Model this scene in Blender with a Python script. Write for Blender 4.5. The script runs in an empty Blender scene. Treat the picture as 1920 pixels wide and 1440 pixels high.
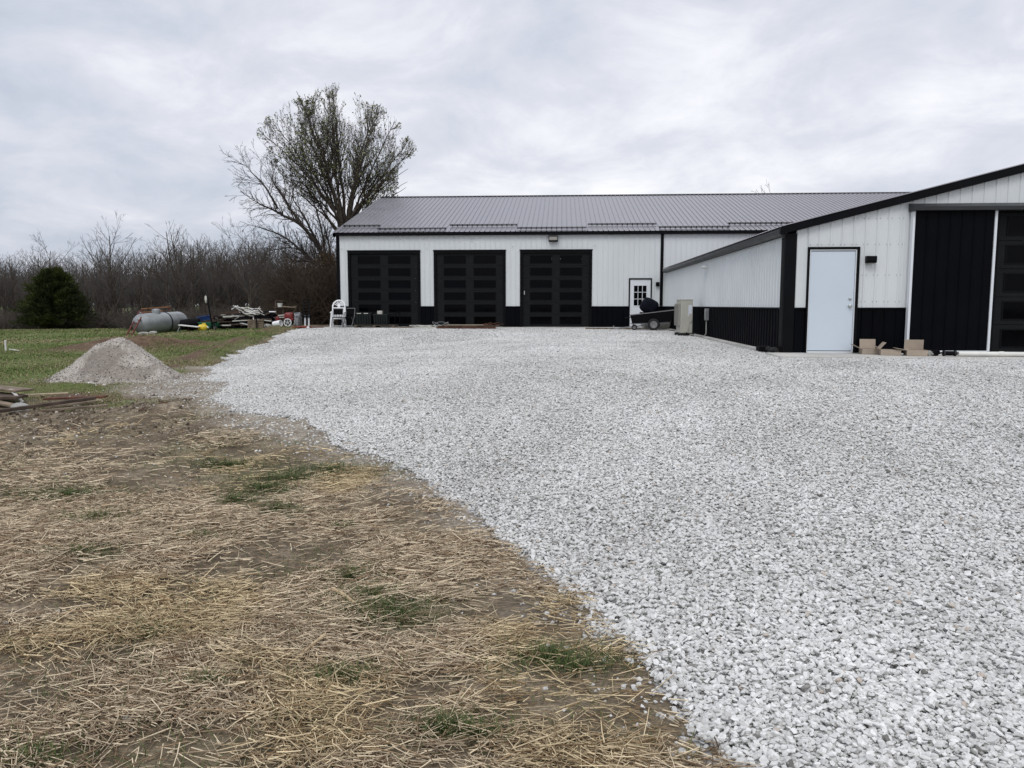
import bpy, math, random
import numpy as np
from mathutils import Vector, Matrix
R = math.radians
random.seed(7)
sc = bpy.context.scene
COL = sc.collection

# ------------------------------------------------------------------ helpers
def tag(o, label=None, cat=None, group=None, kind=None):
    if label: o['label'] = label
    if cat: o['category'] = cat
    if group: o['group'] = group
    if kind: o['kind'] = kind
    return o

def thing(name, label, cat, loc=(0, 0, 0), rz=0.0, group=None):
    o = bpy.data.objects.new(name, None)
    COL.objects.link(o)
    o.location = loc; o.rotation_euler = (0, 0, rz)
    o.empty_display_size = .2
    return tag(o, label, cat, group)

def link_mesh(name, me, mat, parent=None):
    o = bpy.data.objects.new(name, me)
    COL.objects.link(o)
    if mat is not None: me.materials.append(mat)
    if parent is not None: o.parent = parent
    return o

def mesh_from(name, V, F, colors=None, smooth=False):
    """V (n,3) array, F (m,k) array of equal-sided faces; colors (n,3)."""
    me = bpy.data.meshes.new(name)
    V = np.asarray(V, np.float32); F = np.asarray(F, np.int32)
    me.vertices.add(len(V)); me.vertices.foreach_set('co', V.ravel())
    k = F.shape[1]
    me.loops.add(F.size); me.loops.foreach_set('vertex_index', F.ravel())
    me.polygons.add(len(F))
    me.polygons.foreach_set('loop_start', np.arange(0, F.size, k, dtype=np.int32))
    if smooth: me.polygons.foreach_set('use_smooth', np.ones(len(F), bool))
    me.update(calc_edges=True)
    if colors is not None:
        a = me.color_attributes.new('tint', 'FLOAT_COLOR', 'POINT')
        c = np.ones((len(V), 4), np.float32); c[:, :3] = colors
        a.data.foreach_set('color', c.ravel())
    return me

class MB:
    """collects boxes, prisms and tubes; build() links them as one mesh object"""
    def __init__(s): s.v = []; s.f = []
    def add(s, vs, fs):
        b = len(s.v); s.v += [tuple(v) for v in vs]; s.f += [tuple(i + b for i in f) for f in fs]; return s
    def box(s, x0, x1, y0, y1, z0, z1, M=None):
        vs = [Vector(p) for p in ((x0, y0, z0), (x1, y0, z0), (x1, y1, z0), (x0, y1, z0), (x0, y0, z1), (x1, y0, z1), (x1, y1, z1), (x0, y1, z1))]
        if M is not None: vs = [M @ v for v in vs]
        return s.add(vs, [(0, 3, 2, 1), (4, 5, 6, 7), (0, 1, 5, 4), (1, 2, 6, 5), (2, 3, 7, 6), (3, 0, 4, 7)])
    def bar(s, a, b, w, h, upv=(0, 0, 1)):
        a = Vector(a); b = Vector(b); d = (b - a); L = d.length; d.normalize()
        u = Vector(upv)
        if abs(d.dot(u)) > .98: u = Vector((0, 1, 0))
        x = d.cross(u).normalized(); z = x.cross(d)
        vs = []
        for p in (a, b):
            for i, j in ((-1, -1), (1, -1), (1, 1), (-1, 1)): vs.append(p + x * (i * w / 2) + z * (j * h / 2))
        return s.add(vs, [(0, 1, 2, 3), (7, 6, 5, 4), (0, 4, 5, 1), (1, 5, 6, 2), (2, 6, 7, 3), (3, 7, 4, 0)])
    def tube(s, pts, r, n=8, cap=True):
        pts = [Vector(p) for p in pts]; rs = r if isinstance(r, (list, tuple)) else [r] * len(pts)
        ring = []; prev = None
        for i, p in enumerate(pts):
            d = (pts[min(i + 1, len(pts) - 1)] - pts[max(i - 1, 0)]).normalized()
            if prev is None:
                x = d.cross(Vector((0, 0, 1)) if abs(d.z) < .9 else Vector((1, 0, 0))).normalized()
            else:
                x = (prev - d * prev.dot(d)).normalized()
            prev = x; y = d.cross(x)
            ring.append([p + x * (math.cos(2 * math.pi * k / n) * rs[i]) + y * (math.sin(2 * math.pi * k / n) * rs[i]) for k in range(n)])
        vs = [v for q in ring for v in q]; fs = []
        for i in range(len(pts) - 1):
            for k in range(n):
                fs.append((i * n + k, i * n + (k + 1) % n, (i + 1) * n + (k + 1) % n, (i + 1) * n + k))
        if cap: fs.append(tuple(range(n - 1, -1, -1))); fs.append(tuple(len(vs) - n + k for k in range(n)))
        return s.add(vs, fs)
    def lathe(s, prof, n=20, M=None):
        """prof: (r, z) list about local z"""
        vs = []; fs = []
        for r_, z in prof:
            for k in range(n):
                v = Vector((r_ * math.cos(2 * math.pi * k / n), r_ * math.sin(2 * math.pi * k / n), z))
                vs.append(M @ v if M is not None else v)
        for i in range(len(prof) - 1):
            for k in range(n):
                fs.append((i * n + k, i * n + (k + 1) % n, (i + 1) * n + (k + 1) % n, (i + 1) * n + k))
        fs.append(tuple(range(n - 1, -1, -1))); fs.append(tuple(len(vs) - n + k for k in range(n)))
        return s.add(vs, fs)
    def poly(s, pts, a, b, axis='z'):
        """extrude a 2D outline between a and b along axis"""
        n = len(pts)
        def P(p, t):
            return {'z': (p[0], p[1], t), 'y': (p[0], t, p[1]), 'x': (t, p[0], p[1])}[axis]
        vs = [P(p, a) for p in pts] + [P(p, b) for p in pts]
        fs = [tuple(range(n - 1, -1, -1)), tuple(range(n, 2 * n))] + [(i, (i + 1) % n, n + (i + 1) % n, n + i) for i in range(n)]
        return s.add(vs, fs)
    def build(s, name, mat, parent=None, bevel=0, smooth=False, solid=0):
        me = bpy.data.meshes.new(name); me.from_pydata(s.v, [], s.f); me.update()
        o = link_mesh(name, me, mat, parent)
        if smooth:
            for p in me.polygons: p.use_smooth = True
            try: me.set_sharp_from_angle(angle=R(40))
            except Exception: pass
        if solid:
            m = o.modifiers.new('s', 'SOLIDIFY'); m.thickness = solid; m.offset = 0
        if bevel:
            m = o.modifiers.new('b', 'BEVEL'); m.width = bevel; m.segments = 2; m.limit_method = 'ANGLE'
        return o

# value noise on arrays
def vnoise(x, y, seed=0):
    x = np.asarray(x, float); y = np.asarray(y, float)
    xi = np.floor(x).astype(np.int64); yi = np.floor(y).astype(np.int64)
    fx = x - xi; fy = y - yi; fx = fx * fx * (3 - 2 * fx); fy = fy * fy * (3 - 2 * fy)
    def h(a, b):
        n = (a * 374761393 + b * 668265263 + seed * 1442695041) & 0xffffffff
        n = ((n ^ (n >> 13)) * 1274126177) & 0xffffffff
        return ((n ^ (n >> 16)) & 0xffff) / 65535.0
    return (h(xi, yi) * (1 - fx) + h(xi + 1, yi) * fx) * (1 - fy) + (h(xi, yi + 1) * (1 - fx) + h(xi + 1, yi + 1) * fx) * fy
def fbm(x, y, f, o=4, seed=0):
    a = 0; w = .5; t = 0
    for i in range(o):
        a = a + w * vnoise(x * f, y * f, seed + i * 17); t += w; f *= 2.03; w *= .5
    return a / t
def sstep(a, b, x):
    t = np.clip((x - a) / (b - a), 0, 1); return t * t * (3 - 2 * t)
def sdpoly(x, y, poly):
    """signed distance, negative inside"""
    P = np.array(poly, float); n = len(P); d = np.full(x.shape, 1e18); inside = np.zeros(x.shape, bool)
    for i in range(n):
        a = P[i]; b = P[(i + 1) % n]; e = b - a
        t = np.clip(((x - a[0]) * e[0] + (y - a[1]) * e[1]) / (e @ e), 0, 1)
        dx = x - a[0] - t * e[0]; dy = y - a[1] - t * e[1]; d = np.minimum(d, dx * dx + dy * dy)
        c = ((a[1] > y) != (b[1] > y)) & (x < (b[0] - a[0]) * (y - a[1]) / (b[1] - a[1] + 1e-12) + a[0])
        inside ^= c
    return np.where(inside, -1, 1) * np.sqrt(d)

# ------------------------------------------------------------------ materials
def N(nt, t, **kw):
    n = nt.nodes.new(t)
    for k, v in kw.items():
        if k in n.inputs.keys(): n.inputs[k].default_value = v
        else: setattr(n, k, v)
    return n
def newmat(name):
    m = bpy.data.materials.new(name); m.use_nodes = True; nt = m.node_tree
    b = nt.nodes['Principled BSDF']
    return m, nt, b
def ramp(nt, src, stops):
    r = nt.nodes.new('ShaderNodeValToRGB'); e = r.color_ramp.elements
    while len(e) < len(stops): e.new(.5)
    for i, (p, c) in enumerate(stops):
        e[i].position = p; e[i].color = (c[0], c[1], c[2], 1) if isinstance(c, (tuple, list)) else (c, c, c, 1)
    nt.links.new(src, r.inputs[0]); return r.outputs[0]
def mixc(nt, f, a, b, mode='MIX'):
    m = nt.nodes.new('ShaderNodeMix'); m.data_type = 'RGBA'; m.blend_type = mode
    for i, v in ((0, f), (6, a), (7, b)):
        if hasattr(v, 'links') or isinstance(v, bpy.types.NodeSocket): nt.links.new(v, m.inputs[i])
        else: m.inputs[i].default_value = v if i == 0 else (v[0], v[1], v[2], 1)
    return m.outputs[2]
def simple(name, col, rough=.6, spec=.5, metal=0, var=.15, vscale=6, bump=0, bscale=40, coat=0):
    """base colour with a soft noise variation, optional bump"""
    m, nt, b = newmat(name)
    tc = N(nt, 'ShaderNodeTexCoord')
    ns = N(nt, 'ShaderNodeTexNoise', Scale=vscale, Detail=5.0)
    nt.links.new(tc.outputs['Object'], ns.inputs['Vector'])
    lo = [c * (1 - var) for c in col]; hi = [min(1, c * (1 + var)) for c in col]
    nt.links.new(ramp(nt, ns.outputs[0], [(.3, tuple(lo)), (.7, tuple(hi))]), b.inputs['Base Color'])
    rr = ramp(nt, ns.outputs[0], [(.3, max(0, rough - .06)), (.7, min(1, rough + .06))])
    nt.links.new(rr, b.inputs['Roughness'])
    b.inputs['Specular IOR Level'].default_value = spec; b.inputs['Metallic'].default_value = metal
    b.inputs['Coat Weight'].default_value = coat
    if bump:
        n2 = N(nt, 'ShaderNodeTexNoise', Scale=bscale, Detail=4.0); nt.links.new(tc.outputs['Object'], n2.inputs['Vector'])
        bp = N(nt, 'ShaderNodeBump', Strength=bump, Distance=.02); nt.links.new(n2.outputs[0], bp.inputs['Height'])
        nt.links.new(bp.outputs[0], b.inputs['Normal'])
    return m

M = {}
M['white_siding'] = simple('white_siding', (.63, .66, .67), .45, .3, 0, .035, .7)
M['black_siding'] = simple('black_siding', (.0018, .0022, .0038), .5, .06, 0, .3, 1.5)
M['black_trim'] = simple('black_trim', (.0025, .0028, .0040), .5, .10, 0, .3, 2)
M['dark_gutter'] = simple('dark_gutter', (.020, .022, .024), .4, .35, 0, .2, 2)
M['roof_metal'] = simple('roof_metal', (.225, .218, .238), .30, .5, .6, .10, .6)
M['door_black'] = simple('door_black', (.0058, .0072, .0080), .5, .14, 0, .2, 2.5)
M['glass'] = simple('glass', (.0010, .0012, .0020), .04, .07, 0, .2, 2)
M['white_paint'] = simple('white_paint', (.68, .71, .74), .35, .4, 0, .02, 2)
M['door_white'] = simple('door_white', (.57, .64, .71), .32, .4, 0, .03, 1.2)
M['chrome'] = simple('chrome', (.5, .52, .52), .25, .5, .9, .05, 8)
M['concrete'] = simple('concrete', (.44, .43, .40), .85, .3, 0, .22, 1.1, .3, 60)
M['ac_beige'] = simple('ac_beige', (.42, .41, .355), .5, .4, 0, .06, 3)
M['ac_grille'] = simple('ac_grille', (.27, .265, .24), .5, .4, 0, .1, 9)
M['sticker'] = simple('sticker', (.62, .65, .72), .4, .4, 0, .2, 30)
M['black_plastic'] = simple('black_plastic', (.004, .004, .005), .7, .08, 0, .3, 6, .1, 30)
M['tarp_navy'] = simple('tarp_navy', (.006, .007, .012), .8, .08, 0, .35, 7, .6, 22)
M['rubber'] = simple('rubber', (.02, .02, .02), .75, .3, 0, .25, 9)
M['grey_hub'] = simple('grey_hub', (.22, .21, .21), .5, .5, .3, .15, 9)
M['grey_plastic'] = simple('grey_plastic', (.30, .30, .28), .5, .4, 0, .15, 5)
M['grey_metal'] = simple('grey_metal', (.28, .29, .30), .45, .5, .5, .2, 6)
M['chair_white'] = simple('chair_white', (.78, .79, .80), .35, .5, 0, .04, 4)
M['chair_grey'] = simple('chair_grey', (.16, .165, .17), .5, .4, .2, .15, 6)
M['bin_green'] = simple('bin_green', (.006, .010, .010), .45, .25, 0, .3, 4)
M['pallet'] = simple('pallet', (.10, .085, .065), .9, .2, 0, .35, 6, .5, 50)
M['plywood'] = simple('plywood', (.27, .215, .155), .8, .2, 0, .25, 3, .2, 60)
M['rust_wood'] = simple('rust_wood', (.10, .045, .028), .85, .2, 0, .45, 5, .4, 40)
M['old_wood'] = simple('old_wood', (.17, .135, .10), .9, .2, 0, .45, 5, .5, 45)
M['pale_wood'] = simple('pale_wood', (.42, .35, .25), .85, .2, 0, .3, 6, .3, 45)
M['dark_wood'] = simple('dark_wood', (.075, .055, .042), .9, .2, 0, .45, 5, .5, 45)
M['cardboard'] = simple('cardboard', (.36, .30, .24), .85, .2, 0, .08, 5, .15, 40)
M['cardboard_in'] = simple('cardboard_in', (.17, .14, .11), .9, .2, 0, .2, 5)
M['pvc_white'] = simple('pvc_white', (.66, .66, .62), .4, .4, 0, .08, 5)
M['old_white'] = simple('old_white', (.48, .47, .43), .6, .3, 0, .25, 6)
M['tank_grey'] = simple('tank_grey', (.23, .245, .25), .42, .5, .3, .28, 2.6, .12, 9)
M['red_rust'] = simple('red_rust', (.10, .028, .022), .75, .3, .1, .4, 8, .2, 40)
M['orange_rail'] = simple('orange_rail', (.26, .12, .06), .75, .3, 0, .4, 6)
M['tarp_blue'] = simple('tarp_blue', (.03, .09, .30), .5, .4, 0, .3, 6, .5, 12)
M['green_tray'] = simple('green_tray', (.015, .11, .06), .5, .4, 0, .25, 6)
M['yellow'] = simple('yellow', (.60, .44, .03), .45, .4, 0, .2, 8)
M['red_paint'] = simple('red_paint', (.16, .012, .012), .45, .5, 0, .4, 8)
M['red_cloth'] = simple('red_cloth', (.19, .05, .035), .85, .2, 0, .4, 8, .5, 20)
M['block'] = simple('block', (.34, .33, .30), .9, .2, 0, .2, 8, .6, 50)
M['rock'] = simple('rock', (.58, .56, .52), .85, .3, 0, .15, 10, .6, 20)
M['bark'] = simple('bark', (.075, .062, .050), .95, .2, 0, .4, 5, .8, 18)
M['bark_dark'] = simple('bark_dark', (.052, .045, .040), .95, .2, 0, .35, 3, .6, 14)
M['wood_twig'] = simple('wood_twig', (.105, .096, .090), .95, .1, 0, .3, .4)
M['twig'] = simple('twig', (.060, .050, .044), .95, .1, 0, .3, .6)
M['straw_loose'] = simple('straw_loose', (.42, .32, .20), .8, .2, 0, .25, 20)

def attr_mat(name, rough=.8, spec=.2, trans=0):
    m, nt, b = newmat(name)
    a = N(nt, 'ShaderNodeVertexColor', layer_name='tint')
    nt.links.new(a.outputs[0], b.inputs['Base Color'])
    b.inputs['Roughness'].default_value = rough; b.inputs['Specular IOR Level'].default_value = spec
    return m
M['tinted'] = attr_mat('tinted_blades', .75, .25)
M['tinted_matt'] = attr_mat('tinted_foliage', .9, .1)

# ------------------------------------------------------------------ terrain height
def rectd(x, y, x0, x1, y0, y1):
    return np.hypot(np.maximum(np.maximum(x0 - x, 0), x - x1), np.maximum(np.maximum(y0 - y, 0), y - y1))
def Hbase(x, y):
    x = np.asarray(x, float); y = np.asarray(y, float)
    d = np.minimum(rectd(x, y, -10.2, 24, 34.8, 54), rectd(x, y, 4.6, 16.8, 16.3, 34.8))
    return .53 * sstep(0, 1, (14 - d) / 12) - .5 * sstep(45, 90, np.hypot(x, y))
GE = [(-11.3, 34.6), (-11.0, 31.6), (-10.86, 30.07), (-10.43, 26.7), (-10.04, 23.7), (-9.78, 22.47), (-8.63, 18.41), (-6.93, 15.0), (-5.65, 12.63), (-5.22, 11.17), (-4.2, 10.09), (-3.2, 9.12),
      (-2.33, 7.97), (-1.83, 7.34), (-1.38, 6.7), (-.93, 5.92), (-.68, 5.64), (-.36, 5.02), (-.03, 4.44), (.15, 4.05), (.26, 3.61), (.36, 3.36), (.42, 3.03), (.51, 2.83), (.54, 2.64), (.59, 2.5), (.85, 1.6), (1.2, .2), (1.6, -3)]
GPOLY = GE + [(60, -3), (60, 60), (26, 60), (26, 34.6)]
DUST = [(-6.3, 13.6), (-6.2, 12.7), (-5.6, 11.0), (-5.04, 10.3), (-3.75, 8.75), (-2.85, 7.8), (-2.15, 7.05), (-1.55, 6.45), (-1.15, 5.9), (-.75, 5.3), (-.3, 4.5), (0, 4.0), (.2, 4.3), (-.6, 5.8), (-1.3, 6.9), (-2.2, 8.1), (-3.1, 9.3), (-4.1, 10.4), (-5.0, 11.5), (-5.5, 13.2)]
def ruts(x, y):
    """faint wheel tracks sweeping across the yard"""
    r = np.hypot(x + 13, y - 3) + (fbm(x, y, .25, 2, 600) - .5) * 1.2; r2 = np.hypot(x - 22, y + 6)
    return sum(np.exp(-((r - q) / .24) ** 2) for q in (16.4, 18.1, 21.3, 23.0)) * .8 + sum(np.exp(-((r2 - q) / .24) ** 2) for q in (17.0, 18.7, 24.2, 25.9)) * .6
def gmask(x, y):
    """signed distance to the gravel edge (negative inside), roughened"""
    s = sdpoly(x, y, GPOLY); dist = np.hypot(x, y)
    w = np.clip(dist / 12, .35, 1.5)
    nr = .35 + .65 * sstep(2.5, 7, dist)
    return s - .06 * sstep(7, 4, dist) + (fbm(x, y, 1.3, 3, 5) - .5) * .60 * w * nr + (fbm(x, y, 5, 3, 9) - .5) * .26 * (nr * .6 + .4)
def Hfull(x, y):
    h = Hbase(x, y); s = sdpoly(x, y, GPOLY)
    soil = 1 - sstep(.3, -.1, s)
    near = sstep(50, 30, np.hypot(x, y))
    h = h + soil * near * ((fbm(x, y, .55, 3, 21) - .5) * .10 + (fbm(x, y, 3.2, 4, 33) - .5) * .055)
    rough = np.exp(-(((x + 7.2) / 2.6) ** 2 + ((y - 9.9) / 1.5) ** 2))          # churned mud by the scrap wood
    h = h + rough * soil * ((fbm(x, y, 2.4, 4, 71) - .42) * .26 + (fbm(x, y, 9, 3, 73) - .5) * .07)
    h = h + soil * sstep(4, 7, y) * sstep(13, 10, y) * (fbm(x, y, 7, 3, 75) - .5) * .045
    h = h + (1 - soil) * ((fbm(x, y, .45, 2, 41) - .5) * .02 + .012)
    h = h - (1 - soil) * near * .013 * ruts(x, y)
    for cx, cy, a, b, z in ((-15.3, 25.6, 1.6, .8, .30), (-13.4, 26.0, 1.4, .7, .18), (-10.6, 13.2, 1.2, .35, .12), (-9.2, 13.6, .8, .3, .10)):   # dug heaps
        h = h + z * np.exp(-(((x - cx) / a) ** 2 + ((y - cy) / b) ** 2)) * (.6 + .9 * fbm(x, y, 2.2, 3, 55))
    # low dirt windrow along the far gravel edge
    e = sdpoly(x, y, GPOLY); far = sstep(19, 24, y) * sstep(34, 31, y)
    h = h + far * soil * .16 * np.exp(-((e - .9) / .55) ** 2) * (.5 + fbm(x, y, 1.7, 3, 61))
    return h

def axis(lo, hi, step, mn, mx):
    a = list(np.arange(lo, hi + 1e-6, step)); g = step
    while a[-1] < mx: g *= 1.16; a.append(a[-1] + g)
    g = step; b = []
    c = lo
    while c > mn: g *= 1.16; c -= g; b.append(c)
    return np.array(b[::-1] + a)
xs = axis(-13, 9, .075, -2500, 2500)
ys = np.concatenate([axis(.8, 14, .06, -400, 13.99)[:], ])
ya = list(ys[ys <= 14]); g = .06
while ya[-1] < 2800:
    g = min(g * 1.03, .14) if ya[-1] < 36 else g * 1.14
    ya.append(ya[-1] + g)
ys = np.array(ya)
X, Y = np.meshgrid(xs, ys)
Z = Hfull(X, Y)
nx, ny = len(xs), len(ys)
idx = np.arange(nx * ny).reshape(ny, nx)
Fq = np.stack([idx[:-1, :-1], idx[:-1, 1:], idx[1:, 1:], idx[1:, :-1]], -1).reshape(-1, 4)
Vg = np.stack([X.ravel(), Y.ravel(), Z.ravel()], 1)
xr, yr = X.ravel(), Y.ravel()
gm = gmask(xr, yr)
Gm = sstep(.12, -.12, gm)
dustd = sdpoly(xr, yr, DUST) + (fbm(xr, yr, 1.6, 3, 8) - .5) * .7
Dm = sstep(.35, -.3, dustd)
DUST2 = [(-9.4, 19.0), (-8.6, 17.4), (-8.2, 15.0), (-8.0, 13.6), (-7.0, 12.2), (-5.4, 11.2), (-5.0, 12.5), (-6.6, 15.6), (-8.4, 18.8)]
Dm = np.maximum(Dm, sstep(.5, -.35, sdpoly(xr, yr, DUST2) + (fbm(xr, yr, 1.4, 3, 18) - .5) * 1.1))
# grass field: everything left/back of the near straw plot
fieldline = 11.5 + 3.2 * (fbm(xr, yr, .7, 4, 77) - .5)
grass = sstep(-.25, .35, yr - fieldline) * (1 - .85 * np.exp(-(sdpoly(xr, yr, GPOLY) / .45) ** 2) * sstep(40, 30, yr))
grass *= sstep(-5.0, -6.2, xr + .0 * yr + (yr - 12) * .30) * (1 - .9 * sstep(.4, -.2, sdpoly(xr, yr, DUST2)))
grass = np.where(yr > 60, 1, grass)
earth = np.zeros_like(xr)
def blob(cx, cy, a, b, amp=1.0, seed=3): 
    return amp * np.exp(-(((xr - cx) / a) ** 2 + ((yr - cy) / b) ** 2)) * (.55 + .9 * fbm(xr, yr, 2.5, 3, seed))
for a in ((-15.3, 25.2, 2.2, .9, 1.7), (-13.4, 25.8, 1.8, .8, 1.5), (-8.0, 12.6, 1.2, .5), (-6.6, 13.6, 1.4, 1.2), (-21, 24, 2.0, .8, 1.4), (-10.4, 13.6, .9, .35, 1.3)):
    earth = np.maximum(earth, blob(*a))
es = sdpoly(xr, yr, GPOLY)
earth = np.maximum(earth, sstep(14, 18, yr) * sstep(35, 32, yr) * np.exp(-((es - 1.1) / .5) ** 2) * sstep(.35, .6, fbm(xr, yr, .9, 3, 91)) * 1.1 * (es > 0))
me = mesh_from('ground', Vg, Fq, smooth=True)
za = me.color_attributes.new('zone', 'FLOAT_COLOR', 'POINT')
c4 = np.stack([Gm, grass, np.clip(earth, 0, 1), Dm], 1).astype(np.float32)
za.data.foreach_set('color', c4.ravel())

m, nt, b = newmat('ground_surface')
tc = N(nt, 'ShaderNodeTexCoord'); P = tc.outputs['Object']; lk = nt.links.new
att = N(nt, 'ShaderNodeVertexColor', layer_name='zone'); sep = N(nt, 'ShaderNodeSeparateColor'); lk(att.outputs[0], sep.inputs[0])
def noise(s, d=5., r=.55, dist=0., vec=None):
    n = N(nt, 'ShaderNodeTexNoise', Scale=s, Detail=d, Roughness=r, Distortion=dist); lk(vec or P, n.inputs['Vector']); return n.outputs[0]
def stretch(v):
    mp = N(nt, 'ShaderNodeMapping'); mp.inputs['Scale'].default_value = v; lk(P, mp.inputs['Vector']); return mp.outputs[0]
# gravel: pale limestone cells, dark ones painted in for shaded gaps between stones
vo = N(nt, 'ShaderNodeTexVoronoi', Scale=56.0); lk(P, vo.inputs['Vector'])
vh = N(nt, 'ShaderNodeSeparateColor'); lk(vo.outputs['Color'], vh.inputs[0])
gcol = ramp(nt, vh.outputs[0], [(0, (.03, .029, .027)), (.28, (.14, .138, .13)), (.52, (.42, .418, .405)), (1, (.84, .84, .83))])
vo2 = N(nt, 'ShaderNodeTexVoronoi', Scale=13.0); lk(P, vo2.inputs['Vector']); vh2 = N(nt, 'ShaderNodeSeparateColor'); lk(vo2.outputs['Color'], vh2.inputs[0])
gcol = mixc(nt, .35, gcol, ramp(nt, vh2.outputs[1], [(0, (.28, .28, .28)), (.5, (.5, .505, .51)), (1, (.74, .745, .75))]))
gl = ramp(nt, noise(.35, 4), [(.3, (.88, .87, .85)), (.7, (1.08, 1.08, 1.08))])
gcol = mixc(nt, 1, gcol, gl, 'MULTIPLY')
tanp = ramp(nt, noise(.5, 5, .6, .4), [(.52, 0.), (.72, .55)])
gcol = mixc(nt, tanp, gcol, (.40, .36, .29))
# soil under the straw
soil = ramp(nt, noise(2.2, 9, .72), [(.30, (.058, .044, .030)), (.5, (.140, .112, .078)), (.70, (.30, .25, .185))])
fib = ramp(nt, noise(55, 6, .75, .6, stretch((.6, 1.3, 1))), [(.40, (.42, .40, .38)), (.5, (1, 1, 1)), (.60, (1.7, 1.62, 1.5))])
soil = mixc(nt, .75, soil, fib, 'MULTIPLY')
soil = mixc(nt, ramp(nt, noise(1.1, 4), [(.5, 0.), (.7, .35)]), soil, (.12, .12, .055))
# field grass
gr = ramp(nt, noise(9, 7, .7), [(.25, (.040, .055, .015)), (.5, (.085, .118, .030)), (.75, (.16, .18, .06))])
dry = ramp(nt, noise(.16, 5, .6, .5, stretch((.55, 1.6, 1))), [(.50, 0.), (.68, .75)])
gr = mixc(nt, dry, gr, ramp(nt, noise(14, 5), [(.3, (.11, .088, .05)), (.7, (.27, .22, .135))]))
er = ramp(nt, noise(3.5, 7, .7), [(.28, (.055, .032, .022)), (.55, (.12, .075, .052)), (.8, (.22, .16, .115))])
dust = ramp(nt, noise(14, 6, .7), [(.3, (.13, .108, .078)), (.55, (.25, .215, .165)), (.8, (.42, .38, .31))])
dust = mixc(nt, .3, dust, mixc(nt, 1, gcol, (.85, .82, .76), 'MULTIPLY'))
col = mixc(nt, sep.outputs[1], soil, gr)
mul = N(nt, 'ShaderNodeMath', operation='MULTIPLY'); lk(sep.outputs[2], mul.inputs[0]); mul.inputs[1].default_value = .95
col = mixc(nt, mul.outputs[0], col, er)
dm = N(nt, 'ShaderNodeMath', operation='MULTIPLY'); lk(att.outputs['Alpha'], dm.inputs[0])
lk(ramp(nt, noise(7, 5, .7), [(.35, .35), (.6, 1.)]), dm.inputs[1])
col = mixc(nt, dm.outputs[0], col, dust)
# the gravel edge breaks up stone by stone
ad = N(nt, 'ShaderNodeMath', operation='ADD'); lk(sep.outputs[0], ad.inputs[0])
sb = N(nt, 'ShaderNodeMath', operation='MULTIPLY_ADD'); lk(vh2.outputs[2], sb.inputs[0]); sb.inputs[1].default_value = .5; sb.inputs[2].default_value = -.25; lk(sb.outputs[0], ad.inputs[1])
edge = ramp(nt, ad.outputs[0], [(.42, 0.), (.58, 1.)])
col = mixc(nt, edge, col, gcol)
lk(col, b.inputs['Base Color']); b.inputs['Roughness'].default_value = .92; b.inputs['Specular IOR Level'].default_value = .15
# relief
vb = N(nt, 'ShaderNodeMath', operation='MULTIPLY'); lk(vo.outputs['Distance'], vb.inputs[0]); vb.inputs[1].default_value = -1.0
nb = noise(22, 6, .7)
mh = N(nt, 'ShaderNodeMix'); lk(edge, mh.inputs[0]); lk(nb, mh.inputs[2]); lk(vb.outputs[0], mh.inputs[3])
bp = N(nt, 'ShaderNodeBump', Strength=.9, Distance=.022); lk(mh.outputs[0], bp.inputs['Height']); lk(bp.outputs[0], b.inputs['Normal'])
M['ground'] = m
ground = link_mesh('ground', me, m); tag(ground, kind='structure')

# ------------------------------------------------------------------ loose gravel stones (instanced in the object's own node tree)
def stone_material(name, cols):
    m, nt, b = newmat(name)
    a = N(nt, 'ShaderNodeAttribute', attribute_type='INSTANCER', attribute_name='shade')
    c = ramp(nt, a.outputs['Fac'], cols)
    tc = N(nt, 'ShaderNodeTexCoord'); ns = N(nt, 'ShaderNodeTexNoise', Scale=3.0, Detail=4.0); nt.links.new(tc.outputs['Object'], ns.inputs['Vector'])
    v = ramp(nt, ns.outputs[0], [(.3, .82), (.7, 1.06)])
    nt.links.new(mixc(nt, 1, c, v, 'MULTIPLY'), b.inputs['Base Color'])
    b.inputs['Roughness'].default_value = .8; b.inputs['Specular IOR Level'].default_value = .25
    return m
M['stone'] = stone_material('limestone_chips', [(0, (.13, .126, .115)), (.12, (.34, .333, .315)), (.45, (.56, .558, .54)), (.8, (.68, .678, .66)), (.96, (.79, .788, .77)), (1, (.48, .42, .36))])
M['stone_pile'] = stone_material('crushed_tan_stone', [(0, (.13, .115, .10)), (.3, (.26, .235, .205)), (.7, (.40, .37, .33)), (1, (.58, .56, .52))])
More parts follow.
